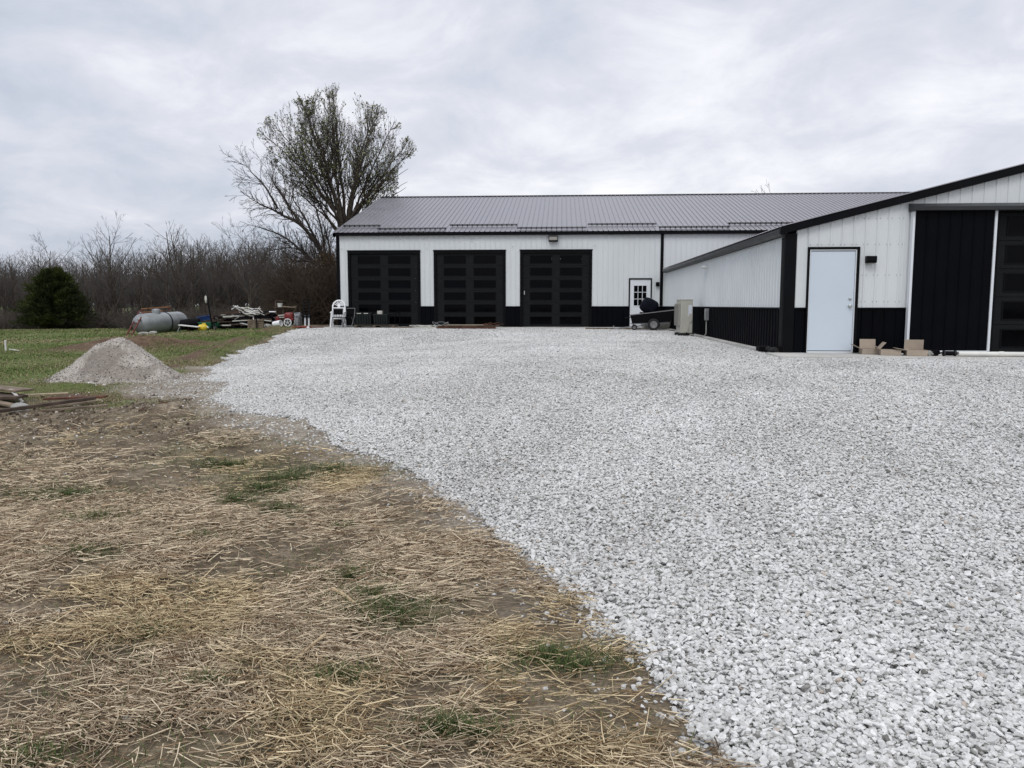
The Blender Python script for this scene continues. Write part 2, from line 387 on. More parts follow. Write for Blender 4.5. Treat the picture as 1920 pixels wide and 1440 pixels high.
def scatter(name, pts, scl, rot, shade, mat, nvar=7, parent=None):
    n = len(pts)
    me = bpy.data.meshes.new(name); me.vertices.add(n); me.vertices.foreach_set('co', np.asarray(pts, np.float32).ravel())
    def fa(nm, t, arr, key):
        a = me.attributes.new(nm, t, 'POINT'); a.data.foreach_set(key, np.asarray(arr).ravel())
    fa('scl', 'FLOAT_VECTOR', scl.astype(np.float32), 'vector'); fa('rot', 'FLOAT_VECTOR', rot.astype(np.float32), 'vector')
    fa('shade', 'FLOAT', shade.astype(np.float32), 'value'); fa('vi', 'INT', np.random.RandomState(1).randint(0, nvar, n).astype(np.int32), 'value')
    me.update(); o = link_mesh(name, me, mat, parent)
    g = bpy.data.node_groups.new(name + '_nodes', 'GeometryNodeTree')
    g.interface.new_socket('Geometry', in_out='INPUT', socket_type='NodeSocketGeometry'); g.interface.new_socket('Geometry', in_out='OUTPUT', socket_type='NodeSocketGeometry')
    L = g.links.new; gi = g.nodes.new('NodeGroupInput'); go = g.nodes.new('NodeGroupOutput')
    mp = g.nodes.new('GeometryNodeMeshToPoints'); L(gi.outputs[0], mp.inputs[0])
    ip = g.nodes.new('GeometryNodeInstanceOnPoints'); L(mp.outputs[0], ip.inputs['Points'])
    jn = g.nodes.new('GeometryNodeJoinGeometry')
    for k in range(nvar):
        ico = g.nodes.new('GeometryNodeMeshIcoSphere'); ico.inputs['Radius'].default_value = .5; ico.inputs['Subdivisions'].default_value = 1 if k % 3 else 2
        sp = g.nodes.new('GeometryNodeSetPosition'); L(ico.outputs[0], sp.inputs[0])
        nz = g.nodes.new('ShaderNodeTexNoise'); nz.noise_dimensions = '4D'; nz.inputs['W'].default_value = k * 3.7; nz.inputs['Scale'].default_value = 2.2; nz.inputs['Detail'].default_value = 1
        vm = g.nodes.new('ShaderNodeVectorMath'); vm.operation = 'SUBTRACT'; L(nz.outputs['Color'], vm.inputs[0]); vm.inputs[1].default_value = (.5, .5, .5)
        vs = g.nodes.new('ShaderNodeVectorMath'); vs.operation = 'SCALE'; L(vm.outputs[0], vs.inputs[0]); vs.inputs['Scale'].default_value = 1.05
        L(vs.outputs[0], sp.inputs['Offset'])
        sm = g.nodes.new('GeometryNodeSetMaterial'); sm.inputs['Material'].default_value = mat; L(sp.outputs[0], sm.inputs[0])
        sh = g.nodes.new('GeometryNodeSetShadeSmooth'); sh.inputs['Shade Smooth'].default_value = False; L(sm.outputs[0], sh.inputs[0])
        gt = g.nodes.new('GeometryNodeGeometryToInstance'); L(sh.outputs[0], gt.inputs[0]); L(gt.outputs[0], jn.inputs[0])
    L(jn.outputs[0], ip.inputs['Instance']); ip.inputs['Pick Instance'].default_value = True
    def na(nm, t):
        x = g.nodes.new('GeometryNodeInputNamedAttribute'); x.data_type = t; x.inputs[0].default_value = nm
        return next(s for s in x.outputs if s.enabled and s.name == 'Attribute')
    L(na('vi', 'INT'), ip.inputs['Instance Index'])
    er_ = g.nodes.new('FunctionNodeEulerToRotation'); L(na('rot', 'FLOAT_VECTOR'), er_.inputs[0]); L(er_.outputs[0], ip.inputs['Rotation'])
    L(na('scl', 'FLOAT_VECTOR'), ip.inputs['Scale'])
    L(ip.outputs[0], go.inputs[0])
    md = o.modifiers.new('scatter', 'NODES'); md.node_group = g
    return o
rs = np.random.RandomState(11)
def wedge(n, r0, r1, a0, a1, pw=1.0):
    """points in a ring sector about the place the photo was taken from; pw<1 crowds them near"""
    r = np.sqrt(r0 * r0 + (r1 * r1 - r0 * r0) * rs.rand(n)); a = np.radians(a0 + (a1 - a0) * rs.rand(n))
    return r * np.sin(a), r * np.cos(a)
def stones(dens, r0, r1, smin, smax, lift):
    area = math.pi * (r1 * r1 - r0 * r0) * 78 / 360
    x, y = wedge(int(area * dens), r0, r1, -34, 44)
    k = (gmask(x, y) < 0) & (y > 1.9) & ~((y > 14.85) & (x > 4.2)); x, y = x[k], y[k]
    n = len(x); s = smin + (smax - smin) * rs.rand(n) ** 1.1; big_ = rs.rand(n) < .012; s[big_] *= 1.5
    z = Hfull(x, y) + s * lift * (rs.rand(n) * .9 + .1)
    sc_ = np.stack([s * (1 + .5 * rs.rand(n)), s * (.75 + .4 * rs.rand(n)), s * (.42 + .33 * rs.rand(n))], 1)
    # thin the cover in a few worn spots
    return np.stack([x, y, z], 1), sc_
A = [stones(7600, 1.8, 5.0, .009, .0265, 1.15), stones(6000, 5, 8, .009, .0265, 1.1), stones(4200, 8, 12, .010, .028, 1.0), stones(2500, 12, 17, .013, .030, .8), stones(1500, 17, 25, .017, .033, .7), stones(750, 25, 34, .022, .040, .6)]
# strays in the dusty band and beside the edge
x, y = wedge(170000, 2.2, 19, -40, 20); d = sdpoly(x, y, DUST); e = gmask(x, y); d = np.minimum(d, sdpoly(x, y, DUST2) + .15)
pr = np.maximum(.42 * sstep(.25, -.25, d) * (.25 + .75 * fbm(x, y, 1.4, 3, 2)), .75 * np.exp(-np.clip(e, 0, 9) / .13)) 
pr = np.maximum(pr, .013)
k = (e > -.05) & (rs.rand(len(x)) < pr) & (y > 1.9) & (x > -8.5); x, y = x[k], y[k]; n = len(x)
s = .009 + .02 * rs.rand(n) ** 2
A.append((np.stack([x, y, Hfull(x, y) + s * .15], 1), np.stack([s * 1.2, s, s * .7], 1)))
pts = np.concatenate([a[0] for a in A]); scl = np.concatenate([a[1] for a in A]); n = len(pts)
rot = np.stack([(rs.rand(n) - .5) * 1.3, (rs.rand(n) - .5) * 1.3, rs.rand(n) * 6.28], 1)
tone = fbm(pts[:, 0] * 1.0, pts[:, 1] * .55, .8, 4, 810) - .5; shade = np.clip(.28 + .58 * rs.rand(n) + tone * .5 - .10 * ruts(pts[:, 0], pts[:, 1]), 0, .95); rv = rs.rand(n); shade[rv < .03] = rs.rand((rv < .03).sum()) * .15; shade[rv > .994] = 1.
print('stones', n)
gs = scatter('gravel_stones', pts, scl, rot, shade, M['stone'])
tag(gs, 'loose pale grey limestone gravel stones covering the yard', 'gravel', kind='stuff')

# clods of churned mud between the field and the straw
x = rs.uniform(-11, -2.2, 26000); y = rs.uniform(7.2, 12.6, 26000); e = sdpoly(x, y, GPOLY)
pr = (np.exp(-(((x + 7) / 3.2) ** 2 + ((y - 9.9) / 1.6) ** 2)) + .10) * sstep(.40, .62, fbm(x, y, 1.6, 3, 222))
k = (e > .35) & (rs.rand(len(x)) < pr); x, y = x[k], y[k]; n = len(x); s = .010 + .042 * rs.rand(n) ** 3
M['clod'] = stone_material('mud_clods', [(0, (.09, .07, .050)), (.5, (.18, .145, .105)), (.92, (.28, .24, .18)), (1, (.48, .45, .40))])
cl_ = scatter('mud_clods', np.stack([x, y, Hfull(x, y) + s * .12], 1), np.stack([s * 1.4, s, s * .7], 1), rs.rand(n, 3) * 3, rs.rand(n), M['clod'], 7)
tag(cl_, 'brown clods of churned mud by the scrap wood heap', 'mud clods', kind='stuff'); print('clods', n)

# ------------------------------------------------------------------ straw and grass blades (real mesh strips)
def strands(x, y, z, L, w, yaw, pitch, bend, cols, seg=2, flat=False):
    """3-sided tapered strands; returns V, F, C"""
    n = len(x); V = []; 
    d = np.stack([np.cos(yaw) * np.cos(pitch), np.sin(yaw) * np.cos(pitch), np.sin(pitch)], 1)
    sd = np.stack([-np.sin(yaw), np.cos(yaw), np.zeros(n)], 1); up = np.cross(d, sd)
    base = np.stack([x, y, z], 1)
    rings = []
    for i in range(seg + 1):
        t = i / seg
        c = base + d * (L * t)[:, None] + sd * (bend * L * (t * t))[:, None]
        ww = w * (1 - .35 * t)
        if flat: rings += [c + sd * ww[:, None] * .5, c - sd * ww[:, None] * .5]
        else: rings += [c + sd * ww[:, None] * .5, c - sd * ww[:, None] * .5, c + up * ww[:, None] * .7]
    k = 2 if flat else 3
    V = np.stack(rings, 1).reshape(-1, 3); m_ = k * (seg + 1)
    fs = []
    for i in range(seg):
        a = i * k; b_ = (i + 1) * k
        if flat: fs.append((a, a + 1, b_ + 1, b_))
        else:
            for j in range(3): fs.append((a + j, a + (j + 1) % 3, b_ + (j + 1) % 3, b_ + j))
    F = (np.array(fs)[None] + (np.arange(n) * m_)[:, None, None]).reshape(-1, 4)
    C = np.repeat(cols, m_, 0)
    return V, F, C
BARE = [(-2.76, 3.73, .38, .2), (-1.5, 4.5, .45, .16), (-.45, 4.16, .3, .22), (-.28, 3.95, .25, .2), (-1.72, 2.47, .22, .1), (-1.31, 3.06, .2, .12), (-.74, 3.53, .25, .14), (-4.13, 7.59, .8, .5), (-4.6, 9.0, 1.4, .9), (-6.5, 9.6, 1.6, .8), (-2.9, 7.9, .7, .5)]
def bare(x, y):
    b_ = np.zeros_like(x)
    for cx, cy, a, c in BARE: b_ = np.maximum(b_, np.exp(-(((x - cx) / a) ** 2 + ((y - cy) / c) ** 2) ** 1.3))
    return b_
def straw_batch(cnt, r0, r1, base_d, lmin, lmax, wmul):
    x, y = wedge(int(cnt * 1.18), r0, r1, -60, 22); cnt = len(x)
    e = sdpoly(x, y, GPOLY)
    dens = base_d * (.12 + 1.1 * sstep(.38, .60, fbm(x, y, 2.1, 4, 101))) * (1 - .93 * bare(x, y)) * sstep(11.2, 8.6, y + .5 * (fbm(x, y, 1, 2, 4) - .5) * 4 ) 
    dens = dens * (.25 + .75 * sstep(.0, .35, e)) * (1 - .9 * sstep(.1, -.3, sdpoly(x, y, DUST)))
    k = (e > .02) & (rs.rand(cnt) < dens); x, y = x[k], y[k]; n = len(x)
    L = lmin + (lmax - lmin) * rs.rand(n) ** 2.0
    flow = (fbm(x, y, .9, 2, 303) - .5) * 3.0
    yaw = np.where(rs.rand(n) < .42, flow + rs.randn(n) * .45, rs.rand(n) * 6.28)
    pitch = rs.randn(n) * .11 + .03
    z = Hfull(x, y) + .002 + rs.rand(n) ** 1.6 * .034
    w = (.0022 + .0045 * rs.rand(n) ** 1.6) * wmul
    t = rs.rand(n); yel = fbm(x, y, 1.1, 2, 505)
    c0 = np.array([.20, .145, .095]); c1 = np.array([.78, .66, .47]); c2 = np.array([.62, .49, .26])
    c = c0 + (c1 - c0) * (t ** 1.1)[:, None]
    yk = (sstep(.55, .72, yel) * .5)[:, None]; c = c * (1 - yk) + (c2 * (.45 + .75 * t[:, None])) * yk
    dk = rs.rand(n) < .22; c[dk] *= np.array([.50, .42, .36])
    return strands(x, y, z, L, w, yaw, pitch, rs.randn(n) * .07, c)
parts = [straw_batch(80000, 2.0, 4.2, 1.0, .025, .17, 1.05), straw_batch(95000, 4.2, 7, 1.0, .03, .17, 1.25), straw_batch(62000, 7, 12, .8, .04, .18, 1.7)]
def merge(parts):
    V = []; F = []; C = []; o = 0
    for v, f, c in parts: V.append(v); F.append(f + o); C.append(c); o += len(v)
    return np.concatenate(V), np.concatenate(F), np.concatenate(C)
V, F, C = merge(parts); print('straw', len(F))
so = link_mesh('straw', mesh_from('straw', V, F, C), M['tinted'])
tag(so, 'scattered golden straw lying over bare soil beside the gravel', 'straw', kind='stuff')

# short green tufts in the straw plot + field grass
TUFT = [(-.99, 3.91, .16), (-.82, 3.65, .14), (-.9, 3.78, .13), (-2.37, 6.44, .35), (-2.42, 6.09, .2), (-2.05, 6.73, .3), (-1.51, 5.12, .06), (-.91, 3.03, .1), (-.97, 3.7, .12), (-.04, 3.29, .16), (.1, 3.2, .1), (-2.99, 4.49, .14), (-2.38, 4.85, .10), (-1.47, 2.94, .06), (-3.17, 7.07, .3),
        (-1.81, 2.4, .08), (-.4, 2.65, .1), (-.3, 2.6, .06), (-2.1, 5.48, .1), (-2.56, 5.78, .14), (-4.04, 5.91, .3), (-1.9, 3.4, .05), (-3.4, 5.3, .2), (-1.2, 4.2, .1), (-2.7, 3.2, .1)]
bx = []; by = []
for cx, cy, r_ in TUFT:
    n = int(620 * (r_ / .12) ** 1.3); a = rs.rand(n) * 6.28; q = r_ * np.abs(rs.randn(n)) * .95
    bx.append(cx + q * np.cos(a) * 1.5); by.append(cy + q * np.sin(a) * .7)
x, y = wedge(60000, 2, 11, -48, 18); k = (sdpoly(x, y, GPOLY) > .1) & (rs.rand(len(x)) < .8 * sstep(.53, .72, fbm(x, y, 1.0, 4, 900)) + .045); bx.append(x[k]); by.append(y[k])
x = np.concatenate(bx); y = np.concatenate(by); n = len(x)
t = rs.rand(n)[:, None]; c = np.array([.022, .042, .012]) * (1 - t) + np.array([.10, .13, .035]) * t
g1 = strands(x, y, Hfull(x, y) - .003, .03 + .06 * rs.rand(n), .0022 + .0015 * rs.rand(n), rs.rand(n) * 6.28, .25 + .8 * rs.rand(n), rs.randn(n) * .2, c, flat=True)
def field(cnt, r0, r1, hmin, hmax, w, thr=0.):
    x, y = wedge(cnt, r0, r1, -50, -14)
    e = sdpoly(x, y, GPOLY)
    fl = 11.5 + 3.2 * (fbm(x, y, .7, 4, 77) - .5)
    k = (y > fl + .1) & (e > .15) & (x < -5.2 - (y - 12) * .30) & (rs.rand(cnt) < .25 + .85 * sstep(.35, .6, fbm(x, y, .8, 3, 12)))
    k &= ~(((x + 15.3) / 2.0) ** 2 + ((y - 25.2) / .8) ** 2 < rs.rand(cnt) * 1.6) & ~(((x + 21) / 1.8) ** 2 + ((y - 24) / .7) ** 2 < rs.rand(cnt) * 1.4) & ~(((x + 9.2) / 1.4) ** 2 + ((y - 15.4) / 1.2) ** 2 < 1)
    strip = np.exp(-((e - 1.1) / .5) ** 2) * sstep(.35, .6, fbm(x, y, .9, 3, 91)); k &= ~((rs.rand(cnt) < strip) & (y < 35))
    k &= ~(sdpoly(x, y, DUST2) < .15)
    x, y = x[k], y[k]; n = len(x)
    dryf = sstep(.47, .62, fbm(x * .55, y * 1.6, .16, 4, 66)) * .8 + .22 * sstep(.5, .7, fbm(x, y, 1.1, 3, 13)); t = rs.rand(n)
    dryf = np.maximum(dryf, 1.4 * np.exp(-(((x + 11.3) / 1.5) ** 2 + ((y - 15.5) / .75) ** 2))); dryf = np.maximum(dryf, 1.1 * np.exp(-(((x + 14.6) / 2.4) ** 2 + ((y - 24.2) / .8) ** 2)))
    dr = rs.rand(n) < dryf * .8 + .08 + .55 * sstep(40, 62, y)
    c = np.array([.045, .075, .017]) * (1 - t[:, None]) + np.array([.15, .205, .05]) * t[:, None]
    c2 = np.array([.12, .095, .05]) * (1 - t[:, None]) + np.array([.36, .30, .18]) * t[:, None]
    c = np.where(dr[:, None], c2, c)
    h = hmin + (hmax - hmin) * rs.rand(n) ** 1.5 * (.5 + fbm(x, y, .7, 2, 19))
    return strands(x, y, Hfull(x, y) - .005, h, w * (.7 + .6 * rs.rand(n)), rs.rand(n) * 6.28, .35 + .9 * rs.rand(n), rs.randn(n) * .25, c, seg=1, flat=True)
V, F, C = merge([g1, field(170000, 11, 19, .02, .065, .007), field(150000, 19, 34, .03, .08, .012), field(130000, 34, 66, .03, .09, .022)])
print('grass', len(F))
go_ = link_mesh('grass', mesh_from('grass', V, F, C), M['tinted'])
tag(go_, 'short green and dry tan grass in the field and in small tufts among the straw', 'grass', kind='stuff')

# ------------------------------------------------------------------ buildings
ZS = .57
def ribbed(mb, O, U, W, u0, u1, zb, zt, pitch=.2286, h=.019, V=(0, 0, 1)):
    """ribbed steel sheet: runs along U, rises along V, ribs stand out along W. zb/zt numbers or functions of u"""
    O = Vector(O); U = Vector(U); W = Vector(W); V = Vector(V)
    us = []
    k = math.floor((u0 - .05) / pitch)
    while k * pitch < u1 + .05:
        c = k * pitch
        us += [(c - .024, 0), (c - .011, h), (c + .011, h), (c + .024, 0)]
        for q in (pitch / 3 + .003, 2 * pitch / 3 - .003): us += [(c + q - .012, 0), (c + q, .0035), (c + q + .012, 0)]
        k += 1
    pr = [p for p in us if u0 < p[0] < u1]
    pr = [(u0, 0)] + pr + [(u1, 0)]
    f = lambda g, u: g(u) if callable(g) else g
    vs = []
    for u, w in pr: vs.append(O + U * u + W * w + V * f(zb, u)); vs.append(O + U * u + W * w + V * f(zt, u))
    fs = [(2 * i, 2 * i + 2, 2 * i + 3, 2 * i + 1) for i in range(len(pr) - 1)]
    return mb.add(vs, fs)

def garage_door(parent, x0, x1, z0, pitch, n, yf, cols, wz=(.12, .43), handle=None):
    """sectional door; leaf face at y = yf"""
    mb = MB(); gl = []
    for i in range(n):
        a, b_ = z0 + i * pitch + .004, z0 + (i + 1) * pitch - .004
        wa, wb = a + wz[0], a + wz[1]
        edges = [x0] + [e for c in cols for e in (x0 + c[0], x0 + c[1])] + [x1]
        mb.box(x0, x1, yf, yf + .045, a, wa); mb.box(x0, x1, yf, yf + .045, wb, b_)
        for j in range(0, len(edges), 2): mb.box(edges[j], edges[j + 1], yf, yf + .045, wa, wb)
        for c in cols: gl.append((x0 + c[0], x0 + c[1], wa, wb))
    d = mb.build('garage_door', M['door_black'], parent, bevel=.004)
    fr = MB()
    for a, b_, c, e in gl:
        fr.box(a - .03, b_ + .03, yf - .010, yf - .001, c - .03, c - .001); fr.box(a - .03, b_ + .03, yf - .010, yf - .001, e + .001, e + .03)
        fr.box(a - .03, a - .001, yf - .010, yf - .001, c, e); fr.box(b_ + .001, b_ + .03, yf - .010, yf - .001, c, e)
    fr.build('window_frame', M['black_trim'], d)
    for a, b_, c, e in gl: MB().box(a + .001, b_ - .001, yf + .014, yf + .024, c + .001, e - .001).build('window_pane', M['glass'], d)
    if handle: MB().box(handle[0] - .02, handle[0] + .02, yf - .05, yf - .001, handle[1], handle[1] + .16).build('handle', M['chrome'], d, bevel=.004)
    return d

# --- the long barn
YB = 34.8
barn = thing('garage_barn', 'long white and black metal barn with three black garage doors and a grey ribbed roof', 'building', (-10.2, YB, ZS))
BX0, BX1 = -10.2, 24.0
OP = [(-9.70, -6.37), (-5.76, -2.50), (-1.86, 1.36)]; OT = 3.97; SD = (3.0, 4.01); ST = 2.74
def W2L(o, org):    # world-space geometry under a placed Empty
    o.matrix_parent_inverse = Matrix.Translation(-Vector(org)); return o
borg = (-10.2, YB, ZS)
def bp_(mb, name, mat, parent=barn, org=borg, **k):
    o = mb.build(name, mat, parent, **k)
    if parent is not None and parent.type == 'EMPTY': W2L(o, org)
    return o
w = MB(); blk = MB(); O = (0, YB, 0); U = (1, 0, 0); Wn = (0, -1, 0)
xsn = [BX0 + .12] + [e for a in OP for e in a] + [SD[0], SD[1], BX1 - .1]
for i in range(0, len(xsn), 2):
    ribbed(w, O, U, Wn, xsn[i], xsn[i + 1], 1.5, 4.66)
    ribbed(blk, O, U, Wn, xsn[i], xsn[i + 1], ZS, 1.47)
for a, b_ in OP: ribbed(w, O, U, Wn, a, b_, OT, 4.66)
ribbed(w, O, U, Wn, SD[0], SD[1], ST, 4.66)
def gz(y): return min(4.8 + .297 * (y - 34.6), 4.8 + .297 * (54.0 - y)) - .14
def gtop(u): return gz(u)
ym = 44.3
for a, b_ in ((YB + .12, ym), (ym, 53.7)):
    ribbed(w, (BX0, 0, 0), (0, 1, 0), (-1, 0, 0), a, b_, 1.5, gtop); ribbed(blk, (BX0, 0, 0), (0, 1, 0), (-1, 0, 0), a, b_, ZS, 1.47)
    ribbed(w, (BX1, 0, 0), (0, 1, 0), (1, 0, 0), a, b_, 1.5, gtop); ribbed(blk, (BX1, 0, 0), (0, 1, 0), (1, 0, 0), a, b_, ZS, 1.47)
ribbed(w, (0, 53.8, 0), U, (0, 1, 0), BX0, BX1, 1.5, 4.66); ribbed(blk, (0, 53.8, 0), U, (0, 1, 0), BX0, BX1, ZS, 1.47)
bp_(w, 'wall', M['white_siding']); bp_(blk, 'wainscot', M['black_siding'])
for i in range(0, len(xsn), 2): bp_(MB().box(xsn[i], xsn[i + 1], YB - .035, YB + .01, 1.47, 1.50), 'wainscot_cap', M['black_trim'])
tr = MB()
tr.box(BX0 - .02, BX0 + .14, YB - .03, YB + .02, ZS, 4.66); tr.box(BX0 - .024, BX0 + .01, YB + .021, YB + .16, ZS, 4.66)
bp_(tr, 'corner_trim', M['black_trim']); bp_(MB().box(4.37, 4.50, YB - .028, YB + .02, 1.51, 4.66), 'downspout', M['black_trim'])
ev = MB(); ev.box(BX0 - .12, BX1 + .15, YB - .18, YB + .03, 4.66, 4.775)
for sx in (BX0 - .12, BX1 + .03):
    for (ya_, yb_) in ((YB - .18, ym), (53.9, ym)):
        za_, zb_ = gz(ya_) + .10, gz(ym) + .10
        ev.add([(sx, ya_, za_ - .16), (sx + .12, ya_, za_ - .16), (sx + .12, ya_, za_), (sx, ya_, za_), (sx, yb_, zb_ - .16), (sx + .12, yb_, zb_ - .16), (sx + .12, yb_, zb_), (sx, yb_, zb_)],
               [(0, 1, 2, 3), (7, 6, 5, 4), (0, 4, 5, 1), (1, 5, 6, 2), (2, 6, 7, 3), (3, 7, 4, 0)])
bp_(ev, 'eave_trim', M['black_trim'])
# roof: two slopes
rf = MB(); sl = math.atan(.297); LL = (ym - 34.6) / math.cos(sl)
ribbed(rf, (0, 34.6, 4.80), U, (0, -math.sin(sl), math.cos(sl)), BX0 - .13, BX1 + .16, 0, LL, h=.032, V=(0, math.cos(sl), math.sin(sl)))
ribbed(rf, (0, 54.0, 4.80), U, (0, math.sin(sl), math.cos(sl)), BX0 - .13, BX1 + .16, 0, LL, V=(0, -math.cos(sl), math.sin(sl)))
roof = bp_(rf, 'roof', M['roof_metal'])
rc = MB(); zt = 4.80 + .297 * (ym - 34.6)
rc.add([(BX0 - .16, ym - .2, zt - .03), (BX1 + .2, ym - .2, zt - .03), (BX1 + .2, ym, zt + .045), (BX0 - .16, ym, zt + .045), (BX0 - .16, ym + .2, zt - .03), (BX1 + .2, ym + .2, zt - .03)],
       [(0, 1, 2, 3), (3, 2, 5, 4), (0, 3, 4), (1, 5, 2)])
r_ = rc.build('ridge_cap', M['black_trim'], roof)
GU = [(-10.15, -8.38, 1), (-8.36, -5.2, 0), (-5.15, -2.03, 1), (-2.0, 1.1, 0), (1.18, 4.27, 1), (4.3, 7.4, 0), (7.45, 10.6, 1), (10.65, 13.75, 0), (13.8, 16.9, 1), (16.95, 20.1, 0), (20.15, 23.2, 1)]
for a, b_, hi in GU:
    yy = 35.72 if hi else 34.98; zz = 4.80 + .297 * (yy - 34.6); gm_ = MB()
    gm_.box(a, b_, yy - .01, yy + .014, zz + .045, zz + .075); gm_.box(a, b_, yy - .01, yy + .014, zz + .09, zz + .115)
    k = math.ceil(a / .2286)
    while k * .2286 < b_: gm_.box(k * .2286 - .014, k * .2286 + .014, yy - .03, yy + .05, zz + .02, zz + .12); k += 1
    gm_.build('snow_guard', M['black_trim'], roof)
# openings
for i, (a, b_) in enumerate(OP):
    t = MB(); t.box(a, b_, YB - .045, YB + .10, OT - .11, OT); t.box(a - .02, b_ + .02, YB - .06, YB - .02, OT + .001, OT + .05)
    t.box(a, a + .12, YB - .045, YB + .10, ZS, OT - .112); t.box(b_ - .12, b_, YB - .045, YB + .10, ZS, OT - .112)
    bp_(t, 'door_trim', M['black_trim'], bevel=.003)
    W_ = b_ - a - .24; q = W_ / 3.07
    d = garage_door(barn, a + .121, b_ - .121, ZS + .01, .5445, 6, YB + .03, [(.36 * q, 1.33 * q), (1.74 * q, 2.71 * q)], handle=(a + .20, 2.02) if i == 2 else None)
    W2L(d, borg)
t = MB(); t.box(SD[0], SD[0] + .05, YB - .05, YB + .05, ZS, ST - .06); t.box(SD[1] - .05, SD[1], YB - .05, YB + .05, ZS, ST - .06); t.box(SD[0], SD[1], YB - .05, YB + .05, ST - .058, ST)
bp_(t, 'door_frame', M['black_trim'])
def lite_door(parent, x0, x1, z0, z1, y, org):
    wx0, wx1, wz0, wz1 = x0 + .16, x1 - .17, z0 + .94, z0 + 1.84
    d = MB(); d.box(x0, wx0, y, y + .045, z0, z1); d.box(wx1, x1, y, y + .045, z0, z1); d.box(wx0, wx1, y, y + .045, z0, wz0); d.box(wx0, wx1, y, y + .045, wz1, z1)
    for k in (0, 1): xx = wx0 + .07 + k * (wx1 - wx0 - .14 - .2); d.box(xx, xx + .2, y - .006, y - .001, z0 + .15, z0 + .75)
    o = d.build('door', M['white_paint'], parent, bevel=.003); W2L(o, org)
    m_ = MB()
    for k in range(4):
        xx = wx0 + (wx1 - wx0) * k / 3; m_.box(xx - .011, xx + .011, y - .012, y - .001, wz0 - .011, wz1 + .011)
    for k in range(4):
        zz = wz0 + (wz1 - wz0) * k / 3; m_.box(wx0 - .011, wx1 + .011, y - .016, y - .0125, zz - .011, zz + .011)
    m_.build('muntins', M['white_paint'], o)
    MB().box(wx0, wx1, y + .01, y + .02, wz0, wz1).build('window_pane', M['glass'], o)
    MB().lathe([(.03, 0), (.03, .02), (.012, .025), (.012, .05), (.028, .055), (.028, .08)], 12, Matrix.Translation((x1 - .07, y, z0 + .95)) @ Matrix.Rotation(R(90), 4, 'X')).build('handle', M['chrome'], o)
lite_door(barn, SD[0] + .052, SD[1] - .052, ZS + .01, ST - .062, YB - .02, borg)
for hx, hz in ((-9.98, 4.12), (-6.07, 4.12), (-2.2, 4.16), (1.47, 4.2), (-4.03, 4.47)): bp_(MB().tube([(hx, YB - .01, hz), (hx, YB - .07, hz), (hx + .02, YB - .09, hz - .04)], .014, 6), 'wall_hook', M['chrome'])

# --- the low wing
YW = 16.3; XW = 4.6; XE = 16.8; XR = 10.7
worg = (XW, YW, ZS)
wing = thing('workshop_wing', 'low white and black metal workshop wing with a white door and gabled front', 'building', worg)
def wp(mb, name, mat, parent=wing, **k): return bp_(mb, name, mat, parent, worg, **k)
rk = lambda x: 2.006 + .254 * (x if x < XR else 2 * XR - x)      # roof top line
D0, D1, DT = 5.03, 6.06, 2.73
S0, S1, SZ = 7.02, 8.66, 3.42; GA, GB = 8.70, 11.9
w = MB(); blk = MB(); O = (0, YW, 0); rb = lambda u: rk(u) - .16
for a, b_ in ((XW + .19, D0), (D1, 7.5), (GB + .1, XE - .19)):
    ribbed(w, O, U, Wn, a, b_, 1.5, rb); ribbed(blk, O, U, Wn, a, b_, ZS, 1.47)
ribbed(w, O, U, Wn, D0, D1, DT, rb)
for a, b_ in ((7.5, XR), (XR, GB + .1)): ribbed(w, O, U, Wn, a, b_, 3.44, rb)
ribbed(w, (XW, 0, 0), (0, 1, 0), (-1, 0, 0), YW + .2, YB, 1.5, 2.96); ribbed(blk, (XW, 0, 0), (0, 1, 0), (-1, 0, 0), YW + .2, YB, ZS, 1.47)
ribbed(w, (XE, 0, 0), (0, 1, 0), (1, 0, 0), YW + .2, YB, 1.5, 2.96); ribbed(blk, (XE, 0, 0), (0, 1, 0), (1, 0, 0), YW + .2, YB, ZS, 1.47)
wp(w, 'wall', M['white_siding']); wp(blk, 'wainscot', M['black_siding'])
tr = MB()
tr.box(XW - .03, XW + .20, YW - .03, YW + .02, ZS, rk(XW) - .17); tr.box(XW - .034, XW + .02, YW + .021, YW + .24, ZS, 2.94)
wp(MB().box(XE - .20, XE + .03, YW - .03, YW + .02, ZS, rk(XE) - .17), 'corner_trim', M['black_trim'])
for a, b_ in ((XW + .21, D0 - .001), (D1 + .001, S0 - .01)): wp(MB().box(a, b_, YW - .035, YW + .005, 1.472, 1.497), 'wainscot_cap', M['black_trim'])
wp(MB().box(XW - .036, XW + .005, YW + .25, YB - .06, 1.472, 1.497), 'wainscot_cap', M['black_trim'])
wp(tr, 'corner_trim', M['black_trim'], bevel=.004)
ev = MB()
for xa, xb in ((XW - .16, XR), (XR, XE + .16)):
    za_, zb_ = rk(xa), rk(xb)
    ev.add([(xa, YW - .12, za_ - .15), (xa, YW - .02, za_ - .15), (xa, YW - .02, za_), (xa, YW - .12, za_), (xb, YW - .12, zb_ - .15), (xb, YW - .02, zb_ - .15), (xb, YW - .02, zb_), (xb, YW - .12, zb_)],
           [(0, 1, 2, 3), (7, 6, 5, 4), (0, 4, 5, 1), (1, 5, 6, 2), (2, 6, 7, 3), (3, 7, 4, 0)])
wp(ev, 'rake_trim', M['black_trim'])
g_ = MB(); pf = [(XW - .035, 2.97), (XW - .11, 2.97), (XW - .155, 3.02), (XW - .16, 3.105), (XW - .145, 3.105), (XW - .14, 3.03), (XW - .105, 2.985), (XW - .035, 2.985)]
n = len(pf); y0_, y1_ = YW - .01, YB - .2
